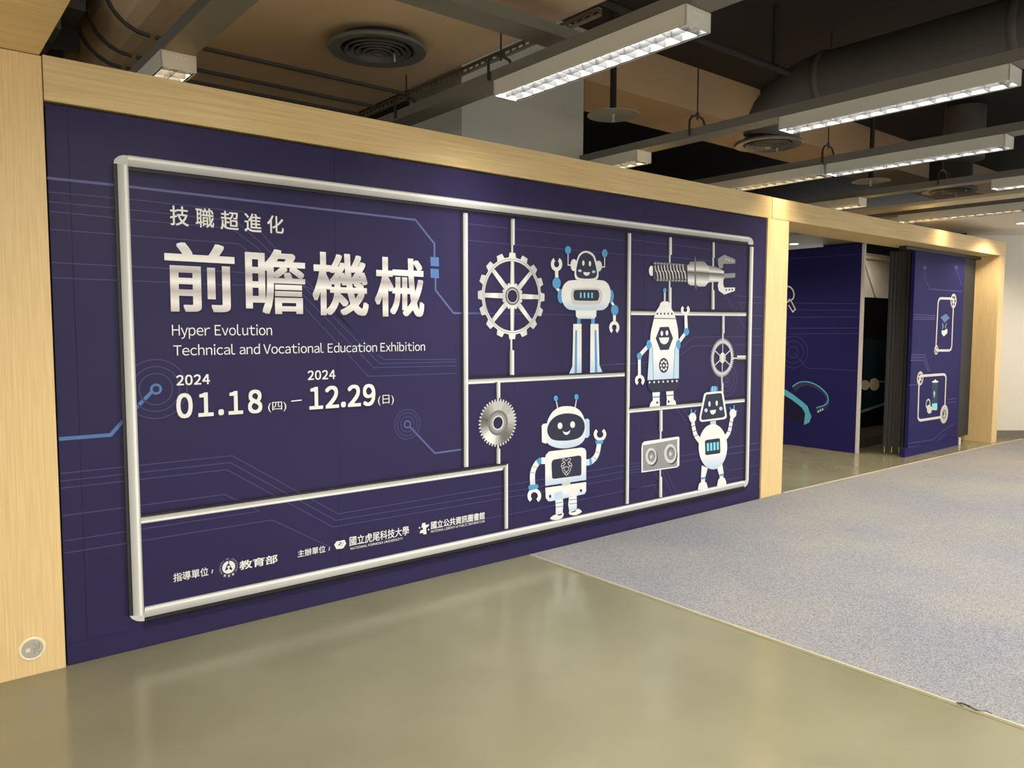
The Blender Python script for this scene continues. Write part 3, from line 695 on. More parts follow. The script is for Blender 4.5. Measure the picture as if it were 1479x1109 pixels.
# robot with round helmet and fruit logo screen
C6 = 'R6'
r2 = poly('printed_robot', C6, [(584, 570), (588, 540), (610, 516), (828, 490), (850, 498), (858, 518), (858, 706), (585, 746)], G_BODY, 18, mural)
poly('hip_shell', C6, [(585, 758), (858, 720), (858, 780), (846, 800), (625, 848), (605, 848), (588, 826)], G_BODY, 18, r2)
poly('belt_tab', C6, [(692, 722), (752, 713), (752, 738), (700, 748)], I_LG, 19, r2)
poly('ear_pad', C6, [(561, 345), (572, 332), (606, 328), (606, 452), (590, 464), (563, 455)], I_W, 17, r2); poly('ear_pad', C6, [(845, 302), (870, 297), (880, 310), (880, 408), (868, 425), (845, 425)], I_PALE, 17, r2)
poly('helmet', C6, [(728, 214), (682, 221), (636, 250), (606, 298), (592, 350), (588, 430), (610, 470), (660, 491), (722, 495), (790, 481), (835, 452), (853, 410), (852, 340), (840, 285), (812, 241), (772, 219)], G_BODY, 18, r2, True)
poly('visor', C6, [(735, 262), (790, 270), (830, 295), (848, 340), (842, 385), (815, 422), (760, 440), (690, 445), (632, 436), (604, 404), (598, 365), (615, 320), (650, 285), (690, 268)], I_DARK, 19, r2, True)
for x, y in ((683, 345), (767, 337)): ell('eye', C6, x, y, 16, 22, I_W, 20, r2, 20)
poly('mouth', C6, [(700, 378), (712, 386), (726, 389), (740, 382), (752, 372), (748, 390), (736, 403), (722, 406), (708, 398)], I_W, 20, r2)
bar('antenna', C6, (668, 240), (658, 178), 9, I_LG, 17, r2) if False else poly('antenna', C6, [(665, 240), (655, 178), (662, 178), (673, 238)], I_LG, 17, r2)
poly('antenna', C6, [(780, 225), (790, 168), (797, 168), (788, 225)], I_LG, 17, r2)
for x, y in ((655, 163), (793, 153)): ell('antenna_tip', C6, x, y, 14, 19, I_BLUE, 18, r2, 20)
poly('screen', C6, [(626, 600), (630, 580), (642, 570), (806, 543), (820, 546), (826, 558), (826, 664), (820, 676), (642, 699), (630, 693)], I_DARK, 19, r2)
K = 'R62'
for pts in ([(420, 410), (395, 385), (378, 392), (386, 415), (402, 420)], [(420, 410), (445, 382), (468, 390), (456, 415), (440, 420)], [(402, 420), (372, 440), (366, 470), (378, 490), (384, 520), (405, 550), (420, 562), (440, 550), (462, 515), (468, 485), (480, 462), (474, 436), (440, 420)],
            [(402, 420), (408, 440), (388, 462), (370, 462)], [(440, 420), (440, 440), (456, 462), (480, 455)], [(388, 462), (398, 480), (420, 468), (446, 478), (458, 462)], [(378, 490), (398, 480), (400, 510), (420, 528), (446, 508), (446, 478)], [(405, 550), (420, 528), (440, 550)]):
    line('screen_logo', K, pts, 7, I_LG, 20, r2)
A = catopen([(588, 578), (545, 582), (515, 620), (500, 670), (502, 745)], 6)
line('arm', C6, A, 44, G_BODY, 17, r2); line('arm_band', C6, A[4:9], 44, I_BLUE, 17.4, r2)
for i in (12, 17): line('arm_crease', C6, [(A[i][0]-20, A[i][1]-5), (A[i][0]+22, A[i][1]+3)], 4, I_GREY, 17.6, r2)
poly('cuff', C6, [(470, 755), (476, 742), (530, 733), (540, 745), (536, 762), (478, 778)], I_BLUE, 18, r2)
claw('hand', C6, 512, 812, 46, 50, 268, I_W, 17.8, r2, 0.5, 74)
A = catopen([(852, 592), (895, 580), (930, 535), (945, 460)], 6)
line('arm', C6, A, 42, G_BODY, 17, r2); line('arm_band', C6, A[4:7], 44, I_BLUE, 17.4, r2)
for i in (9, 13): line('arm_crease', C6, [(A[i][0]-16, A[i][1]-10), (A[i][0]+18, A[i][1]+10)], 4, I_GREY, 17.6, r2)
poly('cuff', C6, [(917, 445), (970, 440), (973, 455), (962, 466), (922, 466)], I_BLUE, 18, r2)
claw('hand', C6, 950, 402, 42, 44, 92, I_W, 17.8, r2, 0.52, 74)
poly('leg', C6, [(652, 835), (702, 826), (705, 860), (700, 945), (655, 945), (655, 890)], G_BODY, 17, r2); poly('leg', C6, [(744, 815), (795, 808), (796, 900), (745, 918), (738, 870)], G_BODY, 17, r2)
for y in (862, 888): line('leg_band', C6, [(655, y), (702, y-8)], 5, I_BLUE, 17.5, r2); line('leg_band', C6, [(745, y-22), (796, y-28)], 5, I_BLUE, 17.5, r2)
poly('thigh', C6, [(640, 800), (655, 788), (692, 780), (700, 790), (702, 828), (648, 838)], I_PALE, 18.6, r2); poly('thigh', C6, [(745, 790), (755, 772), (795, 764), (800, 808), (744, 818)], I_W, 18.6, r2)
poly('shoe', C6, [(617, 964), (640, 942), (668, 934), (705, 925), (704, 948), (690, 964), (650, 973)], I_W, 18, r2, True); poly('shoe', C6, [(742, 925), (752, 938), (790, 940), (828, 918), (806, 898), (790, 905), (750, 912)], I_W, 18, r2, True)
poly('shoe_opening', C6, [(660, 938), (697, 930), (696, 938), (680, 944)], I_DARK, 18.5, r2); poly('shoe_opening', C6, [(752, 920), (790, 908), (788, 916), (770, 922)], I_DARK, 18.5, r2)
for x, y in ((617, 815), (823, 777)): ell('screw', C6, x, y, 8, 11, I_DARK, 19, r2, 14)
# rocket shaped robot
C7, C8 = 'R7', 'R8'
r3 = poly('printed_robot', C7, [(247, 648), (394, 648), (408, 720), (415, 860), (414, 1047), (204, 1058), (214, 900), (226, 740)], G_BODY, 18, mural)
poly('fin', C7, [(216, 880), (228, 810), (238, 850), (243, 1055), (204, 1058)], I_PALE, 19, r3); poly('fin', C7, [(388, 850), (400, 800), (414, 860), (414, 1047), (378, 1048)], I_PALE, 19, r3)
line('seam', C7, [(230, 810), (239, 860), (243, 1055)], 4, I_DARK, 19.5, r3); line('seam', C7, [(400, 800), (386, 860), (378, 1048)], 4, I_DARK, 19.5, r3)
poly('nose_cone', C7, [(284, 566), (356, 570), (380, 605), (394, 648), (246, 648), (258, 606)], I_W, 18, r3)
poly('nose_cap', C7, [(284, 570), (290, 545), (305, 533), (338, 533), (354, 545), (357, 575)], I_W, 18.4, r3)
line('seam', C7, [(245, 646), (395, 648)], 5, I_DARK, 19, r3)
for x in (270, 294, 318, 342, 367): ell('rivet', C7, x, 615, 5, 8, I_DARK, 19, r3, 12)
poly('antenna', C7, [(314, 470), (326, 470), (326, 536), (314, 536)], I_LG, 17, r3); ell('antenna_tip', C7, 320, 459, 12, 16, I_BLUE, 18, r3, 18)
poly('face_screen', C7, [(288, 704), (346, 702), (375, 778), (346, 855), (290, 858), (259, 780)], I_DARK, 19, r3)
for x, y in ((300, 746), (334, 743)): ell('eye', C7, x, y, 9, 17, I_W, 20, r3, 16)
poly('mouth', C7, [(280, 775), (349, 772), (344, 800), (330, 815), (312, 820), (292, 808)], I_W, 20, r3)
ell('dial', C7, 313, 960, 32, 50, I_DARK, 19, r3)
for k in range(8):
    a = 2*math.pi*k/8; ell('dial_petal', C7, 313+19*math.cos(a), 960+30*math.sin(a), 6, 9, I_W, 20, r3, 10)
ell('dial_hub', C7, 313, 960, 6, 9, I_W, 20, r3, 12)
poly('base_skirt', C8, [(222, 146), (452, 132), (453, 180), (440, 205), (415, 224), (258, 236), (235, 215), (224, 180)], I_DARK, 19, r3)
for k in range(7): ell('rivet', C8, 238+33*k, 162-1.8*k, 6, 8, I_W, 20, r3, 12)
poly('leg', C8, [(258, 234), (313, 230), (310, 292), (263, 296)], I_W, 18, r3); poly('leg', C8, [(358, 226), (412, 222), (413, 282), (364, 286)], I_W, 18, r3)
line('leg_band', C8, [(262, 270), (312, 266)], 10, I_BLUE, 18.5, r3); line('leg_band', C8, [(362, 258), (412, 254)], 6, I_DARK, 18.5, r3)
poly('shoe', C8, [(238, 341), (245, 312), (262, 292), (290, 283), (312, 294), (313, 334)], I_W, 18.6, r3); poly('shoe', C8, [(361, 327), (362, 290), (385, 276), (412, 282), (428, 300), (431, 325)], I_W, 18.6, r3)
ell('shoe_button', C8, 294, 308, 7, 10, I_DARK, 19, r3, 12); ell('shoe_button', C8, 377, 302, 7, 10, I_DARK, 19, r3, 12)
ell('shoulder', C7, 213, 822, 16, 32, I_BLUE, 19.6, r3, 20); bar('arm', C7, (204, 836), (156, 890), 30, I_W, 17, r3); ell('elbow', C7, 150, 898, 17, 24, I_BLUE, 18, r3, 20)
poly('arm', C7, [(141, 918), (160, 918), (160, 1032), (141, 1032)], I_W, 17, r3); claw('hand', C7, 153, 1060, 32, 38, 270, I_W, 18, r3, 0.42, 70)
ell('shoulder', C7, 411, 820, 14, 32, I_BLUE, 19.6, r3, 20); bar('arm', C7, (418, 800), (458, 744), 28, I_W, 17, r3); ell('elbow', C7, 465, 735, 18, 25, I_BLUE, 18, r3, 20)
poly('arm', C7, [(451, 615), (470, 615), (474, 715), (453, 715)], I_W, 17, r3); claw('hand', C7, 457, 590, 30, 34, 92, I_W, 18, r3, 0.42, 74)
# robot with raised arms
r4 = ell('printed_robot', C8, 699, 630, 104, 165, G_BODY, 20, mural, 40)
poly('neck', C8, [(680, 446), (720, 440), (722, 475), (682, 480)], I_LG, 19, r4)
poly('head_plug', C8, [(678, 232), (682, 200), (692, 190), (724, 188), (733, 200), (734, 230)], I_BLUE, 20, r4)
for x in (697, 714): line('plug_slot', C8, [(x, 192), (x+1, 228)], 8, I_PALE, 20.5, r4) if False else poly('plug_slot', C8, [(x-3, 192), (x+3, 192), (x+3, 228), (x-3, 228)], I_PALE, 20.5, r4)
poly('head', C8, [(632, 255), (640, 240), (655, 234), (757, 225), (770, 232), (777, 250), (800, 405), (797, 420), (780, 430), (618, 449), (602, 440), (600, 415)], I_W, 21, r4)
poly('visor', C8, [(645, 262), (652, 250), (752, 239), (763, 246), (787, 400), (781, 412), (768, 417), (624, 436), (614, 430), (613, 415)], I_DARK, 22, r4)
for x, y in ((673, 318), (726, 313)): ell('eye', C8, x, y, 8, 20, I_W, 23, r4, 16)
for x, y in ((648, 365), (756, 352)): ell('cheek', C8, x, y, 12, 14, I_PALE, 23, r4, 16)
poly('mouth', C8, [(676, 366), (721, 360), (716, 384), (700, 396), (684, 390)], I_W, 23, r4)
poly('screen', C8, [(640, 592), (648, 581), (742, 568), (750, 575), (753, 668), (746, 678), (652, 691), (643, 683)], I_DARK, 21, r4)
for k in range(4):
    x = 654 + 24*k; poly('screen_bar', C8, [(x, 605-3.2*k), (x+15, 603-3.2*k), (x+16, 660-3*k), (x+1, 662-3*k)], I_CYAN, 22, r4)
A = catopen([(606, 590), (572, 540), (556, 470), (552, 430)], 6)
line('arm', C8, A, 40, I_W, 18, r4)
for i in (5, 8, 11, 14): line('arm_crease', C8, [(A[i][0]-20, A[i][1]+9), (A[i][0]+20, A[i][1]-11)], 5, I_DARK, 18.5, r4)
ell('hand', C8, 552, 418, 26, 36, I_W, 19, r4, 20)
for a, b in (((530, 420), (518, 402)), ((543, 392), (541, 358)), ((562, 392), (574, 366))): line('finger', C8, [a, b], 13, I_BLUE, 18.5, r4) if abs(a[0]-b[0]) > 5 else poly('finger', C8, [(a[0]-5, a[1]), (b[0]-5, b[1]), (b[0]+5, b[1]), (a[0]+5, a[1])], I_BLUE, 18.5, r4)
A = catopen([(790, 565), (818, 520), (832, 450), (842, 400)], 6)
line('arm', C8, A, 40, I_W, 18, r4)
for i in (6, 9, 12): line('arm_crease', C8, [(A[i][0]-20, A[i][1]-9), (A[i][0]+20, A[i][1]+7)], 5, I_DARK, 18.5, r4)
ell('hand', C8, 845, 388, 25, 33, I_W, 19, r4, 20)
for a, b in (((832, 365), (822, 344)), ((850, 360), (853, 328)), ((862, 380), (876, 366))): line('finger', C8, [a, b], 13, I_BLUE, 18.5, r4) if abs(a[0]-b[0]) > 5 else poly('finger', C8, [(a[0]-5, a[1]), (b[0]-5, b[1]), (b[0]+5, b[1]), (a[0]+5, a[1])], I_BLUE, 18.5, r4)
poly('leg', C8, [(618, 765), (662, 785), (645, 848), (640, 885), (614, 885), (612, 848)], I_W, 19, r4); poly('leg', C8, [(728, 780), (766, 750), (778, 822), (774, 855), (750, 858), (742, 828)], I_W, 19, r4)
line('leg_band', C8, [(611, 862), (645, 856)], 15, I_BLUE, 19.5, r4); line('leg_band', C8, [(746, 840), (778, 830)], 15, I_BLUE, 19.5, r4)
poly('shoe', C8, [(589, 944), (598, 900), (625, 873), (650, 890), (660, 918), (661, 940)], I_W, 20, r4); poly('shoe', C8, [(728, 918), (738, 870), (758, 846), (785, 858), (796, 885), (796, 916)], I_W, 20, r4)

# ------------------------------------------------------------------ doorway: printed side panel, folding doors, sliding panel
pn = empty('display_panel', (8.92, 1.8, 0)); tag(pn, 'navy printed partition with white VR headset artwork and pale edge, inside doorway', 'partition')
def child(o, parent):
    o.parent = parent; o.matrix_parent_inverse = Matrix.Translation(-Vector(parent.location)); return o
child(box('board', NAVY2, (8.90, 8.94, 0.70, 3.4, 0.0, 2.47)), pn)
child(box('edge_strip', mat('edge_white', srgb(214, 210, 208), 0.5), (8.898, 8.942, 0.672, 0.70, 0.0, 2.47)), pn)
setplane(PAN1_P)
def pchild(o, p=pn): return child(o, p)
P1 = 'P1'
pa = pn
I_TEAL = ink('ink_sky_blue', 98, 188, 226); I_HS = ink('ink_headset_slate', 58, 62, 96); I_HS2 = ink('ink_headset_dark', 38, 34, 62); I_LINE3 = ink('ink_panel_line', 66, 64, 116)
for pts in ([(66, 110), (400, 88)], [(66, 318), (392, 322)], [(66, 350), (392, 352)], [(66, 385), (392, 384)], [(66, 437), (392, 436)], [(66, 463), (392, 462)], [(86, 552), (150, 625), (382, 636)]):
    pchild(ribbons('circuit_line', [uvp(P1, pts)], 0.008, I_LINE3, 1, None))
c_ = uvp(P1, [(83, 549)])[0]
for r in (0.07, 0.14, 0.20): pchild(annulus('circuit_ring', c_, r-.004, r+.004, I_LINE3, 1, None))
pchild(line('headset_outline', P1, [(50, 238), (72, 245), (86, 268), (84, 296), (60, 312)], 6, I_W, 2, None, True))
pchild(line('headset_outline', P1, [(52, 318), (66, 300), (76, 312), (94, 348), (82, 360), (62, 328)], 5, I_W, 2, None))
band = poly('headset_band', P1, [(80, 715), (110, 695), (150, 690), (195, 703), (235, 735), (255, 770), (252, 800), (235, 822), (195, 838), (190, 818), (225, 800), (242, 775), (225, 745), (190, 720), (150, 707), (115, 715), (95, 738)], I_HS, 2, None); pchild(band)
pchild(line('headset_band_edge', P1, [(80, 712), (112, 692), (155, 690), (200, 708), (238, 742), (248, 768), (238, 795), (192, 812)], 5, I_TEAL, 3, None, True))
pchild(poly('headset_shell', P1, [(38, 750), (75, 765), (120, 805), (135, 840), (135, 890), (60, 860), (36, 840)], I_HS2, 2, None))
pchild(poly('headset_visor', P1, [(30, 720), (48, 726), (85, 750), (130, 785), (152, 805), (160, 830), (170, 852), (160, 880), (134, 893), (140, 838), (126, 812), (80, 775), (30, 745)], I_TEAL, 3, None))
for x, y in ((202, 829), (212, 824), (222, 819)): pchild(ell('headset_dot', P1, x, y, 4, 5, I_W, 3, None, 10))

p2 = empty('sliding_panel', (9.85, 0.21, 0)); tag(p2, 'navy printed sliding panel with two outlined gear frames between black folding doors', 'panel')
child(box('board', NAVY2, (9.13, 10.53, 0.195, 0.235, 0.012, 2.366)), p2)
child(box('kick_plate', NAVY2, (9.05, 10.55, 0.19, 0.240, 0.0, 0.10)), p2)
setplane(PAN2_P)
def pc2(o): return child(o, p2)
P2c = 'P2'
for pts in ([(215, 150), (213, 190), (235, 252), (390, 264)], [(362, 155), (392, 240)], [(165, 372), (265, 378)], [(163, 384), (264, 388)], [(160, 394), (263, 396)], [(150, 562), (215, 562), (240, 640)], [(148, 575), (212, 575), (234, 640)], [(146, 588), (208, 588), (230, 640)],
            [(140, 706), (178, 703)], [(318, 775), (362, 766)], [(318, 790), (362, 782)], [(135, 980), (255, 962), (300, 920), (355, 885)], [(135, 1000), (265, 980), (310, 935)]):
    pc2(ribbons('circuit_line', [uvp(P2c, pts)], 0.010, I_LINE3, 1, None))
for x in (215, 362): pc2(poly('circuit_square', P2c, [(x-7, 143), (x+7, 143), (x+7, 160), (x-7, 160)], I_LINE3, 1, None))
def rounded_frame(crop, pts, wd):
    return pc2(ribbons('outline_frame', [uvp(crop, pts + [pts[0]])], wd, I_LG, 2, None))
rounded_frame('A1', [(240, 262), (385, 266), (403, 290), (380, 850), (370, 890), (350, 905), (215, 905), (187, 895), (186, 850), (212, 320), (222, 280)], 0.028)
def small_gear(crop, cx, cy, ry, teeth, solid=False):
    c = uvp(crop, [(cx, cy)])[0]; R = abs(uvp(crop, [(cx, cy-ry)])[0][1]-c[1])
    g = pc2(ringgear('printed_gear', gear_uv(c, R, .9*R, teeth, .6), c, (.3 if solid else .70)*R, I_LG, 3, None))
    if solid: pc2(annulus('gear_collar', c, .3*R, .5*R, I_MG, 4, None)); pc2(annulus('gear_collar', c, .62*R, .7*R, I_GREY, 4, None))
    else:
        for k in range(6):
            a = 2*math.pi*k/6 + .5; pc2(ribbons('gear_spoke', [[c, (c[0]+.74*R*math.cos(a), c[1]+.74*R*math.sin(a))]], .14*R, I_LG, 4, None))
        pc2(flat('gear_hub', [circle_uv(c, .24*R, 20)[:-1]], I_LG, 4.5, None))
small_gear('A1', 402, 295, 92, 28); small_gear('A1', 190, 898, 60, 18)
pc2(poly('printed_chip', 'A1', [(243, 495), (310, 452), (356, 505), (290, 562)], I_SQ, 3, None)); pc2(poly('printed_chip', 'A1', [(255, 660), (290, 655), (325, 640), (325, 690), (282, 732), (256, 700)], I_W, 3, None))
pc2(line('printed_bracket', 'A1', [(265, 570), (275, 610), (262, 640)], 18, I_TEAL, 3, None)); pc2(line('printed_bracket', 'A1', [(318, 570), (300, 610), (310, 640)], 18, I_GREY, 3, None))
rounded_frame('A2', [(180, 212), (480, 190), (508, 198), (520, 230), (500, 740), (490, 755), (185, 803), (160, 795), (146, 765), (160, 300), (168, 225)], 0.030)
small_gear('A2', 175, 245, 98, 28); small_gear('A2', 495, 720, 128, 30, True)
pc2(poly('printed_cell', 'A2', [(335, 300), (408, 300), (402, 575), (330, 580)], ink('ink_dark_teal', 28, 52, 78), 3, None)); pc2(poly('printed_cell_cap', 'A2', [(330, 285), (360, 275), (375, 255), (390, 272), (420, 282), (405, 300), (340, 300)], I_W, 4, None))
pc2(poly('printed_cell_glow', 'A2', [(362, 400), (376, 440), (362, 510), (352, 440)], I_CYAN, 4, None)); pc2(poly('printed_cell_fluid', 'A2', [(332, 580), (402, 574), (402, 650), (332, 655)], I_CYAN, 4, None))
c_ = uvp('A2', [(280, 585)])[0]; pc2(annulus('printed_coil', c_, .045, .062, I_LG, 3, None, 24)); pc2(poly('printed_motor', 'A2', [(265, 610), (300, 590), (330, 630), (400, 650), (395, 668), (330, 665), (320, 705), (290, 715), (268, 690)], I_LG, 3.5, None))
setplane(MURAL_P)

# folding doors: each pleat a part
def folding_door(name, x0, x1, y0, y1, z0, z1, n, label):
    r = empty(name, ((x0+x1)/2, (y0+y1)/2, z0)); tag(r, label, 'folding door', 'folding doors in the doorway')
    for k in range(n):
        t0, t1 = k/n, (k+1)/n
        xa, xb = x0+(x1-x0)*t0, x0+(x1-x0)*t1; ya, yb = y0+(y1-y0)*t0, y0+(y1-y0)*t1
        d = Vector((xb-xa, yb-ya)); L = d.length; d.normalize(); nn = Vector((-d.y, d.x))*0.020
        m0 = Vector((xa, ya)); m1 = Vector((xb, yb)); mid = (m0+m1)/2
        pts = [m0 + nn*.3, mid + nn, m1 + nn*.3, m1 - nn*.3, mid - nn, m0 - nn*.3]
        child(MB().prism([(p.x, p.y) for p in pts], 'z', z0, z1).obj('pleat', CURT), r)
        if k % 2 == 0: child(MB().lathe([(0.0045, 0), (0.0045, 0.075)], (mid.x, mid.y, z0-0.075), 'z', 8).obj('floor_pin', CHROME), r)
    return r
folding_door('folding_door', 9.08, 9.20, 0.46, 0.262, 0.10, 2.372, 6, 'black folding door stacked left of the navy sliding panel')
folding_door('folding_door', 10.56, 11.05, 0.24, 0.27, 0.09, 2.372, 6, 'black folding door stacked right of the navy sliding panel by the jamb')
trk = box('door_track', STEEL, (8.95, 11.1, 0.22, 0.30, 2.436, 2.4735)); trk.location.z = -0.0605
tag(trk, 'dark steel track for folding doors under the doorway lintel', 'track')
so = box('wall_block', mat('white_block', srgb(232, 228, 222), 0.5), (10.612, 10.66, 0.20, 0.26, 0.0, 0.085)); tag(so, 'small white block on the floor beside the sliding panel', 'block')

# room seen through the gap
ib = empty('backdrop_board', (10.3, 1.38, 0)); tag(ib, 'dark printed backdrop with red and white balls seen through doorway gap', 'backdrop')
DARKP = mat('dark_print', srgb(18, 19, 20), 0.6, 0, 0.1); TEALP = mat('teal_print', srgb(22, 42, 50), 0.6, 0, 0.1)
child(box('board', DARKP, (9.2, 11.05, 1.35, 1.40, 0.12, 1.905)), ib)
G_P = Plane(lambda p: (lambda q: (q[0], q[2]))(aty(p, 1.35)), lambda u, v, l: (u, 1.35 - .0006*l, v)); setplane(G_P)
GP = 'GP'; CROPS['GP'] = (1230, 480, 5.833)
child(poly('printed_table', GP, [(75, 60), (330, 60), (315, 580), (45, 680)], TEALP, 1, None), ib)
child(poly('printed_rail', GP, [(45, 690), (45, 668), (300, 583), (300, 605)], ink('ink_rail_blue', 120, 160, 172), 2, None), ib)
child(poly('printed_cue', GP, [(215, 404), (310, 412), (310, 426), (215, 420)], ink('ink_cue', 130, 124, 104), 2, None), ib)
child(ell('printed_ball', GP, 70, 410, 28, 38, ink('ink_ball_red', 170, 52, 28), 2, None), ib)
child(ell('printed_ball', GP, 112, 444, 38, 42, ink('ink_ball_white', 226, 214, 198), 3, None), ib)
child(ell('printed_ball', GP, 190, 438, 42, 53, ink('ink_ball_white', 226, 214, 198), 4, None), ib)
setplane(MURAL_P)
wb = empty('header_board', (10.3, 1.37, 1.907)); tag(wb, 'white header board with slanting strip above dark backdrop in doorway', 'board')
child(box('panel', WHITE, (9.2, 11.05, 1.355, 1.40, 1.907, 2.50)), wb)
child(box('top_strip', mat('cream_strip', srgb(236, 226, 200), 0.5), (9.2, 11.05, 1.32, 1.355, 2.42, 2.46)), wb)
ss = MB().prism([(10.22, 2.41), (10.28, 2.41), (10.66, 1.91), (10.60, 1.91)], 'y', 1.33, 1.354).obj('slanting_strip', WHITE); child(ss, wb)
pf = box('low_platform', mat('platform_grey', srgb(70, 66, 58), 0.5), (9.15, 11.05, 0.85, 1.9, 0.0, 0.118), bev=0.004); tag(pf, 'low dark platform below the printed backdrop inside the doorway', 'platform')

# ------------------------------------------------------------------ ceiling fittings
LAMPZ, LH, LWD = 2.72, 0.08, 0.165
housing_me = None
def build_lamp_meshes(L):
    hm = MB(); hw = LWD/2
    hm.box(-hw, -hw+.006, 0, L, 0, LH); hm.box(hw-.006, hw, 0, L, 0, LH); hm.box(-hw, hw, 0, .006, 0.0, LH); hm.box(-hw, hw, L-.006, L, 0.0, LH); hm.box(-hw+.006, hw-.006, .006, L-.006, LH-.008, LH)
    h = hm.mesh('housing')
    bl = MB()
    bl.prism([(-0.006, 0.030), (0.006, 0.030), (0.0015, 0.003), (-0.0015, 0.003)], 'x', -hw+.012, hw-.012)   # profile in y,z
    b = bl.mesh('louver_blade')
    rf = []
    for s in (-1, 1):
        q = MB(); q.prism([(s*(hw-.0065), 0.002), (s*(hw-.014), 0.002), (s*(hw-.0085), 0.046), (s*(hw-.0065), 0.046)], 'y', 0.008, L-.008); rf.append(q.mesh('side_reflector'))
    ce = MB(); ce.prism([(-0.006, 0.034), (0.006, 0.034), (0.0015, 0.004), (-0.0015, 0.004)], 'y', 0.008, L-.008); cm = ce.mesh('centre_reflector')
    tb = MB().lathe([(0.008, 0.02), (0.008, L-.02)], (0, 0, 0), 'y', 10).mesh('tube', True)
    h.materials.append(HOUSE); b.materials.append(ALU); tb.materials.append(TUBE); cm.materials.append(ALU)
    for r in rf: r.materials.append(ALU)
    return h, b, rf, tb, cm
LL = 1.28
LM = build_lamp_meshes(LL)
hole_me = MB().lathe([(0.0035, -0.0006), (0.0035, 0.0)], (0, 0, 0), 'y', 8).mesh('vent_hole'); hole_me.materials.append(mat('vent_glow', srgb(250, 244, 224), 0.5))
def lamp(x, y0, label, warm=False, power=1.0, blades=True):
    r = empty('ceiling_lamp', (x, y0, LAMPZ)); tag(r, label, 'ceiling lamp', 'louvered ceiling lamps')
    h, b, rf, tb, cm = LM
    link('housing', h, None, r)
    if blades:
        for k in range(14):
            o = link('louver_blade', b, None, r); o.location = (0, 0.055 + k*(LL-.11)/13, 0)
        for q in rf: link('side_reflector', q, None, r)
        link('centre_reflector', cm, None, r)
        for k in range(4):
            o = link('vent_hole', hole_me, None, r); o.location = (-0.03 + 0.02*k, 0.0, 0.058)
    for s in (-.035, .035):
        o = link('tube', tb, None, r); o.location = (s, 0, 0.045)
    ld = bpy.data.lights.new('lamp_light', 'AREA'); ld.shape = 'RECTANGLE'; ld.size = LWD-.03; ld.size_y = LL-.06
    ld.energy = LAMP_W*power; ld.color = (1.0, 0.80, 0.52) if warm else (1.0, 0.97, 0.91)
    lo = bpy.data.objects.new('lamp_light', ld); COL.objects.link(lo); lo.parent = r; lo.location = (0, LL/2, 0.0555)
    return r
lamp(1.165, 0.24, 'warm louvered lamp above the left end of the mural beam', True, 0.7)
lamp(2.675, -1.68, 'nearest bright louvered ceiling lamp, hung in front of the mural')
lamp(4.485, -2.26, 'bright louvered ceiling lamp below the round black duct')
lamp(4.465, 0.175, 'warm louvered lamp end peeking over the beam right of the column', True, 0.7)
lamp(6.02, -1.735, 'bright louvered ceiling lamp in front of the post, third from the left', False, 0.8)
lamp(6.0, -0.43, 'warm louvered ceiling lamp crossing over the beam by the post', True, 0.45)
lamp(7.73, 0.13, 'warm lamp end peeking over the doorway lintel', True, 0.7)
lamp(7.74, -2.34, 'ceiling lamp cut by the right photo edge above the doorway')
lamp(9.30, -0.83, 'long warm lamp above the far end of the doorway lintel', True, 0.5)
lamp(9.30, -2.13, 'warm lamp continuing the far row at the right photo edge', True, 0.8)
# lamps of the same rows overhead and behind the viewer
for i, (x, y) in enumerate(((1.165, -3.2), (2.675, -5.2), (4.485, -4.9), (6.02, -4.6), (7.74, -4.9), (1.165, -6.2), (-0.6, -2.6), (-0.6, -5.4))):
    lamp(x, y, 'louvered ceiling lamp further along the rows, overhead outside the photo', False, 1.0, False)

def rail(x, y0, y1, m, label, w_=0.15, z0=2.802, z1=2.86):
    r = empty('lamp_rail', (x, y0, z0)); tag(r, label, 'lamp rail', 'lamp rails under the black ceiling')
    child(MB().prism([(x-w_/2, z0), (x+w_/2, z0), (x+w_/2, z1), (x+w_/2-.012, z1), (x+w_/2-.012, z0+.012), (x-w_/2+.012, z0+.012), (x-w_/2+.012, z1), (x-w_/2, z1)], 'y', y0, y1).obj('channel', m), r)
    return r
def hanger(x, y, w_, label, ztop, zr=2.862):
    r = empty('rail_hanger', (x, y, zr)); tag(r, label, 'hanger', 'rail hangers')
    h = w_/2 + .0105
    pts = [(x-h, y, zr-.05), (x-h, y, zr+.05), (x-h*.7, y, zr+.085), (x, y, zr+.10), (x+h*.7, y, zr+.085), (x+h, y, zr+.05), (x+h, y, zr-.05)]
    child(MB().tube(pts, 0.008, 8).obj('clevis', STEEL, smooth=True), r)
    child(MB().tube([(x, y, zr+.07), (x, y, ztop)], 0.005, 8).obj('rod', STEEL), r)
    child(MB().lathe([(0.011, 0), (0.011, .014)], (x, y, zr+.105), 'z', 6).obj('nut', STEEL), r)
    return r
rail(1.165, -7, 3.5, RAIL, 'wide grey lamp rail above the left end of the mural')
rail(2.675, -7, 3.5, RAIL, 'grey rail carrying the nearest bright lamp past the white column')
rail(4.475, -7, 3.5, RAIL, 'grey lamp rail under the round black duct')
rail(6.01, -7, 3.5, RAIL, 'grey lamp rail over the post')
rail(7.735, -7, 3.5, RAIL, 'grey lamp rail over the middle of the doorway')
rail(8.78, -6, 1.8, RAILC, 'cream trunking over the far half of the doorway', 0.30, 2.80, 2.83)
rail(9.30, -6, 1.8, RAIL, 'grey lamp rail over the far end of the doorway')
hanger(2.675, -0.36, .15, 'hanger at the far end of the nearest bright lamp', 3.1)
hanger(4.475, -0.30, .15, 'hanger on the rail between the column and the round duct', 3.86)
hanger(6.01, -0.43, .15, 'hanger on the rail above the two joined lamps', 3.86)
hanger(7.735, -0.62, .15, 'hanger on the rail over the middle of the doorway', 3.86)
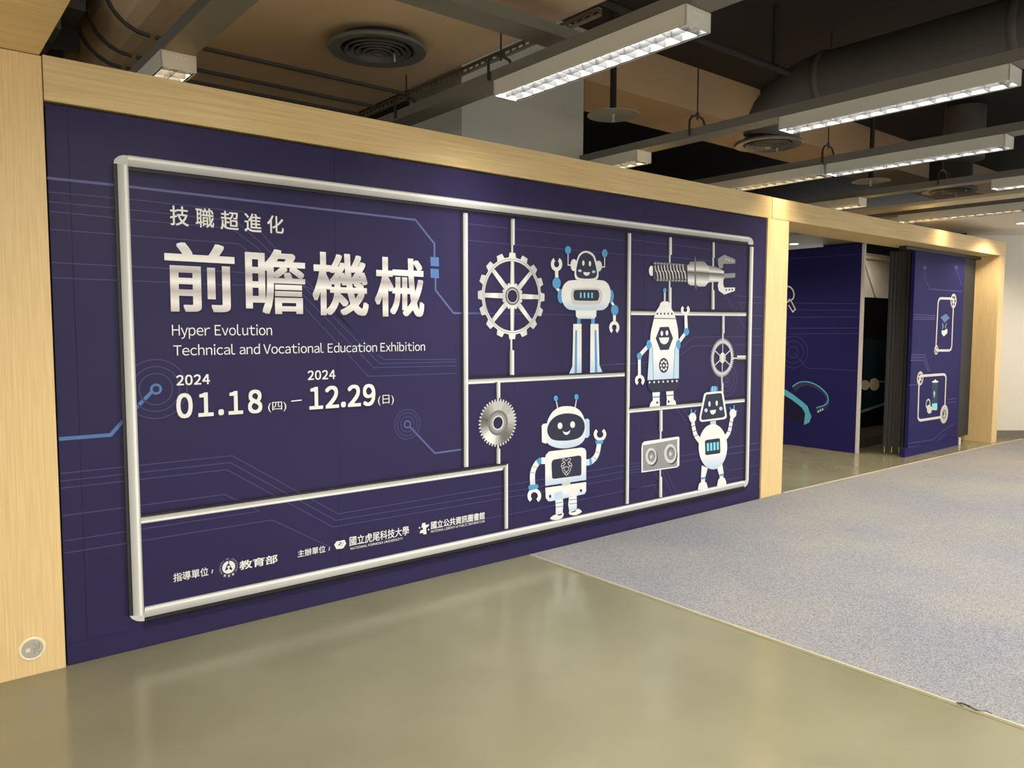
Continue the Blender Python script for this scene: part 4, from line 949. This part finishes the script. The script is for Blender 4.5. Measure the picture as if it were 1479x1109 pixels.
hanger(9.30, -0.84, .15, 'hanger between the two far warm lamps', 3.86)
hanger(2.675, 0.62, .15, 'hanger just above the beam left of the column', 3.1)

# big rectangular duct with ribs and round diffuser
dz = 3.10
dp = [(1.0+.22, dz), (2.85, dz), (2.85, 3.62), (1.0, 3.62)]
for k in range(6):
    a = math.radians(180 + 90*k/5); dp.append((1.0+.22+.22*math.cos(a), dz+.22+.22*math.sin(a)))
duct = empty('rectangular_duct', (1.9, 0, dz)); tag(duct, 'wide flat grey-brown ceiling duct with ribs above the mural', 'duct')
child(MB().prism(dp[:2] + dp[2:4] + dp[4:-1], 'y', -6.5, 3.4).obj('casing', DUCT), duct)
for yy in (-3.4, -2.2, -1.05, 0.95, 1.36, 1.62):
    child(box('rib', DUCTD, (1.25, 2.86, yy-.012, yy+.012, dz-.018, dz+.02)), duct)
    child(MB().prism([(1.0+.22+.235*math.cos(math.radians(a)), dz+.22+.235*math.sin(math.radians(a))) for a in range(180, 271, 15)] + [(1.22, dz+.05), (1.04, dz+.22)], 'y', yy-.012, yy+.012).obj('rib', DUCTD), duct)
# second duct on the left
d2 = empty('rectangular_duct', (0.3, 1.5, 3.0)); tag(d2, 'dark duct bend in the shadow above the left wood panel', 'duct')
child(MB().box(-0.4, 0.92, 0.9, 2.4, 3.05, 3.55).bevel(0.12, 4).obj('casing', DUCTD, smooth=True), d2)
child(MB().box(-0.42, 0.94, 1.3, 1.33, 3.03, 3.57).bevel(0.012, 1).obj('rib', BLACK), d2)
child(MB().box(-0.42, 0.94, 1.8, 1.83, 3.03, 3.57).bevel(0.012, 1).obj('rib', BLACK), d2)

def diffuser(c, R, label, neck=0.0):
    r = empty('ceiling_diffuser', c); tag(r, label, 'air diffuser', 'round ceiling air diffusers')
    MB().lathe([(R, 0.0), (R*.97, -0.012), (R*.74, -0.004), (R*.72, 0.02), (R*.74, 0.03), (R*.98, 0.01)], (0, 0, 0), 'z', 48, True).obj('flange', DIFF, r, smooth=True)
    for k in range(5):
        q = R*(.66 - .115*k)
        MB().lathe([(q, -0.012-.004*k), (q-.004, -0.014-.004*k), (q-.045, 0.045), (q-.040, 0.050)], (0, 0, 0), 'z', 40, True).obj('cone_ring', DIFF, r, smooth=True)
    MB().lathe([(R*.10, -0.03), (R*.06, -0.036), (0.002, -0.038)], (0, 0, 0), 'z', 24).obj('cone_cap', DIFF, r, smooth=True)
    MB().lathe([(R*.75, 0.02), (R*.75, 0.051 + neck), (R*.73, 0.051+neck), (R*.73, 0.045)], (0, 0, 0), 'z', 40).obj('neck', BLACK, r, smooth=True)
    MB().lathe([(0.005, -0.035), (0.005, 0.02)], (R*.33, R*-.1, -.02), 'z', 8).obj('adjuster', CHROME, r)
    return r
diffuser((2.24, 0.215, dz-.052), 0.28, 'large round grey air diffuser in the flat duct above the mural')
diffuser((5.68, -0.09, 2.985), 0.27, 'round air diffuser with lit rim below the black duct elbow', -0.025)
q = atz((1372, 274), 3.0); diffuser((q[0], q[1], 2.99), 0.28, 'far round air diffuser half hidden above the doorway', 0.3)

# round black duct with elbow down to its diffuser
rd = empty('round_duct', (5.65, -2.5, 3.36)); tag(rd, 'round black ventilation duct with elbow above the ceiling lamps', 'duct')
RR = 0.215
path = [(5.66, -7.0, 3.36), (5.66, -0.52, 3.36)]
child(MB().lathe([(RR, 0), (RR, 6.45)], (5.66, -7.0, 3.36), 'y', 40).obj('straight_run', DUCTD, smooth=True), rd)
el = [(5.67, -0.58 + .46*math.sin(math.radians(a)), 3.36 - .33*(1-math.cos(math.radians(a)))) for a in range(0, 91, 15)]
child(MB().tube(el, RR+.006, 32).obj('elbow', DUCTD, smooth=True), rd)
for yy in (-0.60, -1.9, -3.2):
    child(MB().lathe([(RR+.002, -.03), (RR+.014, -.012), (RR+.014, .012), (RR+.002, .03)], (5.66, yy, 3.36), 'y', 40).obj('joint_ring', DUCTD, smooth=True), rd)
q2 = atz((1390, 240), 3.2)
rd2 = empty('round_duct', (q2[0], q2[1], 3.3)); tag(rd2, 'far dark duct drop above the half hidden diffuser', 'duct')
MB().lathe([(0.2, -.04), (0.2, 0.5)], (0, 0, 0), 'z', 32).obj('drop', DUCTD, rd2, smooth=True)
MB().lathe([(0.206, .1), (0.215, .11), (0.215, .13), (0.206, .14)], (0, 0, 0), 'z', 32).obj('joint_ring', DUCTD, rd2, smooth=True)

# sprinklers with round plates
def sprinkler(c, label, ztop=3.86):
    r = empty('sprinkler_plate', c); tag(r, label, 'sprinkler', 'sprinklers with round plates')
    MB().lathe([(0.002, 0.022), (0.10, 0.014), (0.185, 0.0), (0.19, 0.0), (0.19, 0.004), (0.10, 0.019), (0.002, 0.028)], (0, 0, 0), 'z', 40).obj('plate', mat('plate_grey', srgb(150, 150, 144), 0.45), r, smooth=True)
    MB().lathe([(0.006, -.05), (0.016, -.045), (0.008, -.03), (0.012, 0.01)], (0, 0, 0), 'z', 12).obj('nozzle', CHROME, r, smooth=True)
    MB().lathe([(0.024, 0.03), (0.024, ztop-c[2])], (0, 0, 0), 'z', 14).obj('drop_pipe', BLACK, r, smooth=True)
    return r
sprinkler((4.262, 0.305, 3.05), 'sprinkler with round plate right of the white column')
sprinkler((8.25, 0.31, 3.05), 'far sprinkler with round plate above the doorway lintel')

# pipes, strut and slotted angle
def pipe(name, pts, r, m, label, cat='pipe'):
    o = MB().tube(pts, r, 12).obj(name, m, smooth=True); return tag(o, label, cat)
pipe('sprinkler_pipe', [(3.2, -0.44, 3.40), (5.40, -0.44, 3.40)], 0.024, BLACK, 'black sprinkler pipe running behind the nearest lamp to the duct')
pipe('sprinkler_riser', [(5.20, -0.44, 3.426), (5.20, -0.44, 3.855)], 0.024, BLACK, 'black vertical pipe standing left of the duct elbow')
ch = MB(); ch.box(1.3, 2.86, -0.82, -0.66, 2.935, 2.945); ch.box(1.3, 2.86, -0.82, -0.812, 2.945, 2.99); ch.box(1.3, 2.86, -0.668, -0.66, 2.945, 2.99)
tag(ch.obj('cable_tray', RAIL), 'grey cable tray crossing over the nearest lamp rail', 'cable tray')
sa = empty('slotted_angle', (2.90, 0.2, 3.02)); tag(sa, 'slotted steel angle along the edge of the flat duct', 'steel angle')
SL = mat('galvanised_angle', srgb(124, 112, 90), 0.5, 0.3)
child(box('lower_lip', SL, (2.87, 2.90, -0.9, 1.7, 3.060, 3.066)), sa); child(box('upper_lip', SL, (2.87, 2.90, -0.9, 1.7, 3.094, 3.10)), sa)
for k in range(44):
    y = -0.9 + k*0.06; child(box('web', SL, (2.897, 2.90, y, y+.022, 3.066, 3.094)), sa)
# downlights in the white soffits
DL = mat('downlight_glow', (1, .9, .72, 1), emit=14, ecol=(1, .86, .62, 1))
spots = [(atz((1477, 322), 2.742), 'recessed downlight in the white soffit at the right photo edge'), (atz((1147, 352), 2.742), 'recessed downlight glowing through the top of the doorway')]
spots += [((10.6, -1.7, 0), 'added fill downlight in the white soffit, outside the photo on the right'), ((12.0, -2.0, 0), 'added fill downlight in the far white soffit, outside the photo on the right'), ((7.3, 2.4, 0), 'added fill downlight hidden behind the mural wall inside the exhibition room'), ((10.1, 0.78, 0), 'added fill downlight above the doorway gap, hidden by the lintel')]  # unseen lamps added to brighten the curved wall, partition and header board
for q, lab in spots:
    r = empty('downlight', (q[0], q[1], 2.742)); tag(r, lab, 'downlight')
    MB().lathe([(0.08, 0.0), (0.08, -0.004), (0.062, -0.006), (0.062, 0.0)], (0, 0, 0), 'z', 28, True).obj('trim_ring', WHITE, r, smooth=True)
    MB().lathe([(0.061, -0.001), (0.061, -0.003)], (0, 0, 0), 'z', 28).obj('lens', DL, r)
    ld = bpy.data.lights.new('lamp_light', 'SPOT'); ld.energy = 25 if 0.5 < q[1] < 1 else (150 if q[1] > 1 else 90); ld.spot_size = 2.6; ld.spot_blend = .6; ld.color = (1, .86, .66); ld.shadow_soft_size = .12
    lo = bpy.data.objects.new('lamp_light', ld); COL.objects.link(lo); lo.parent = r; lo.location = (0, 0, -0.02)
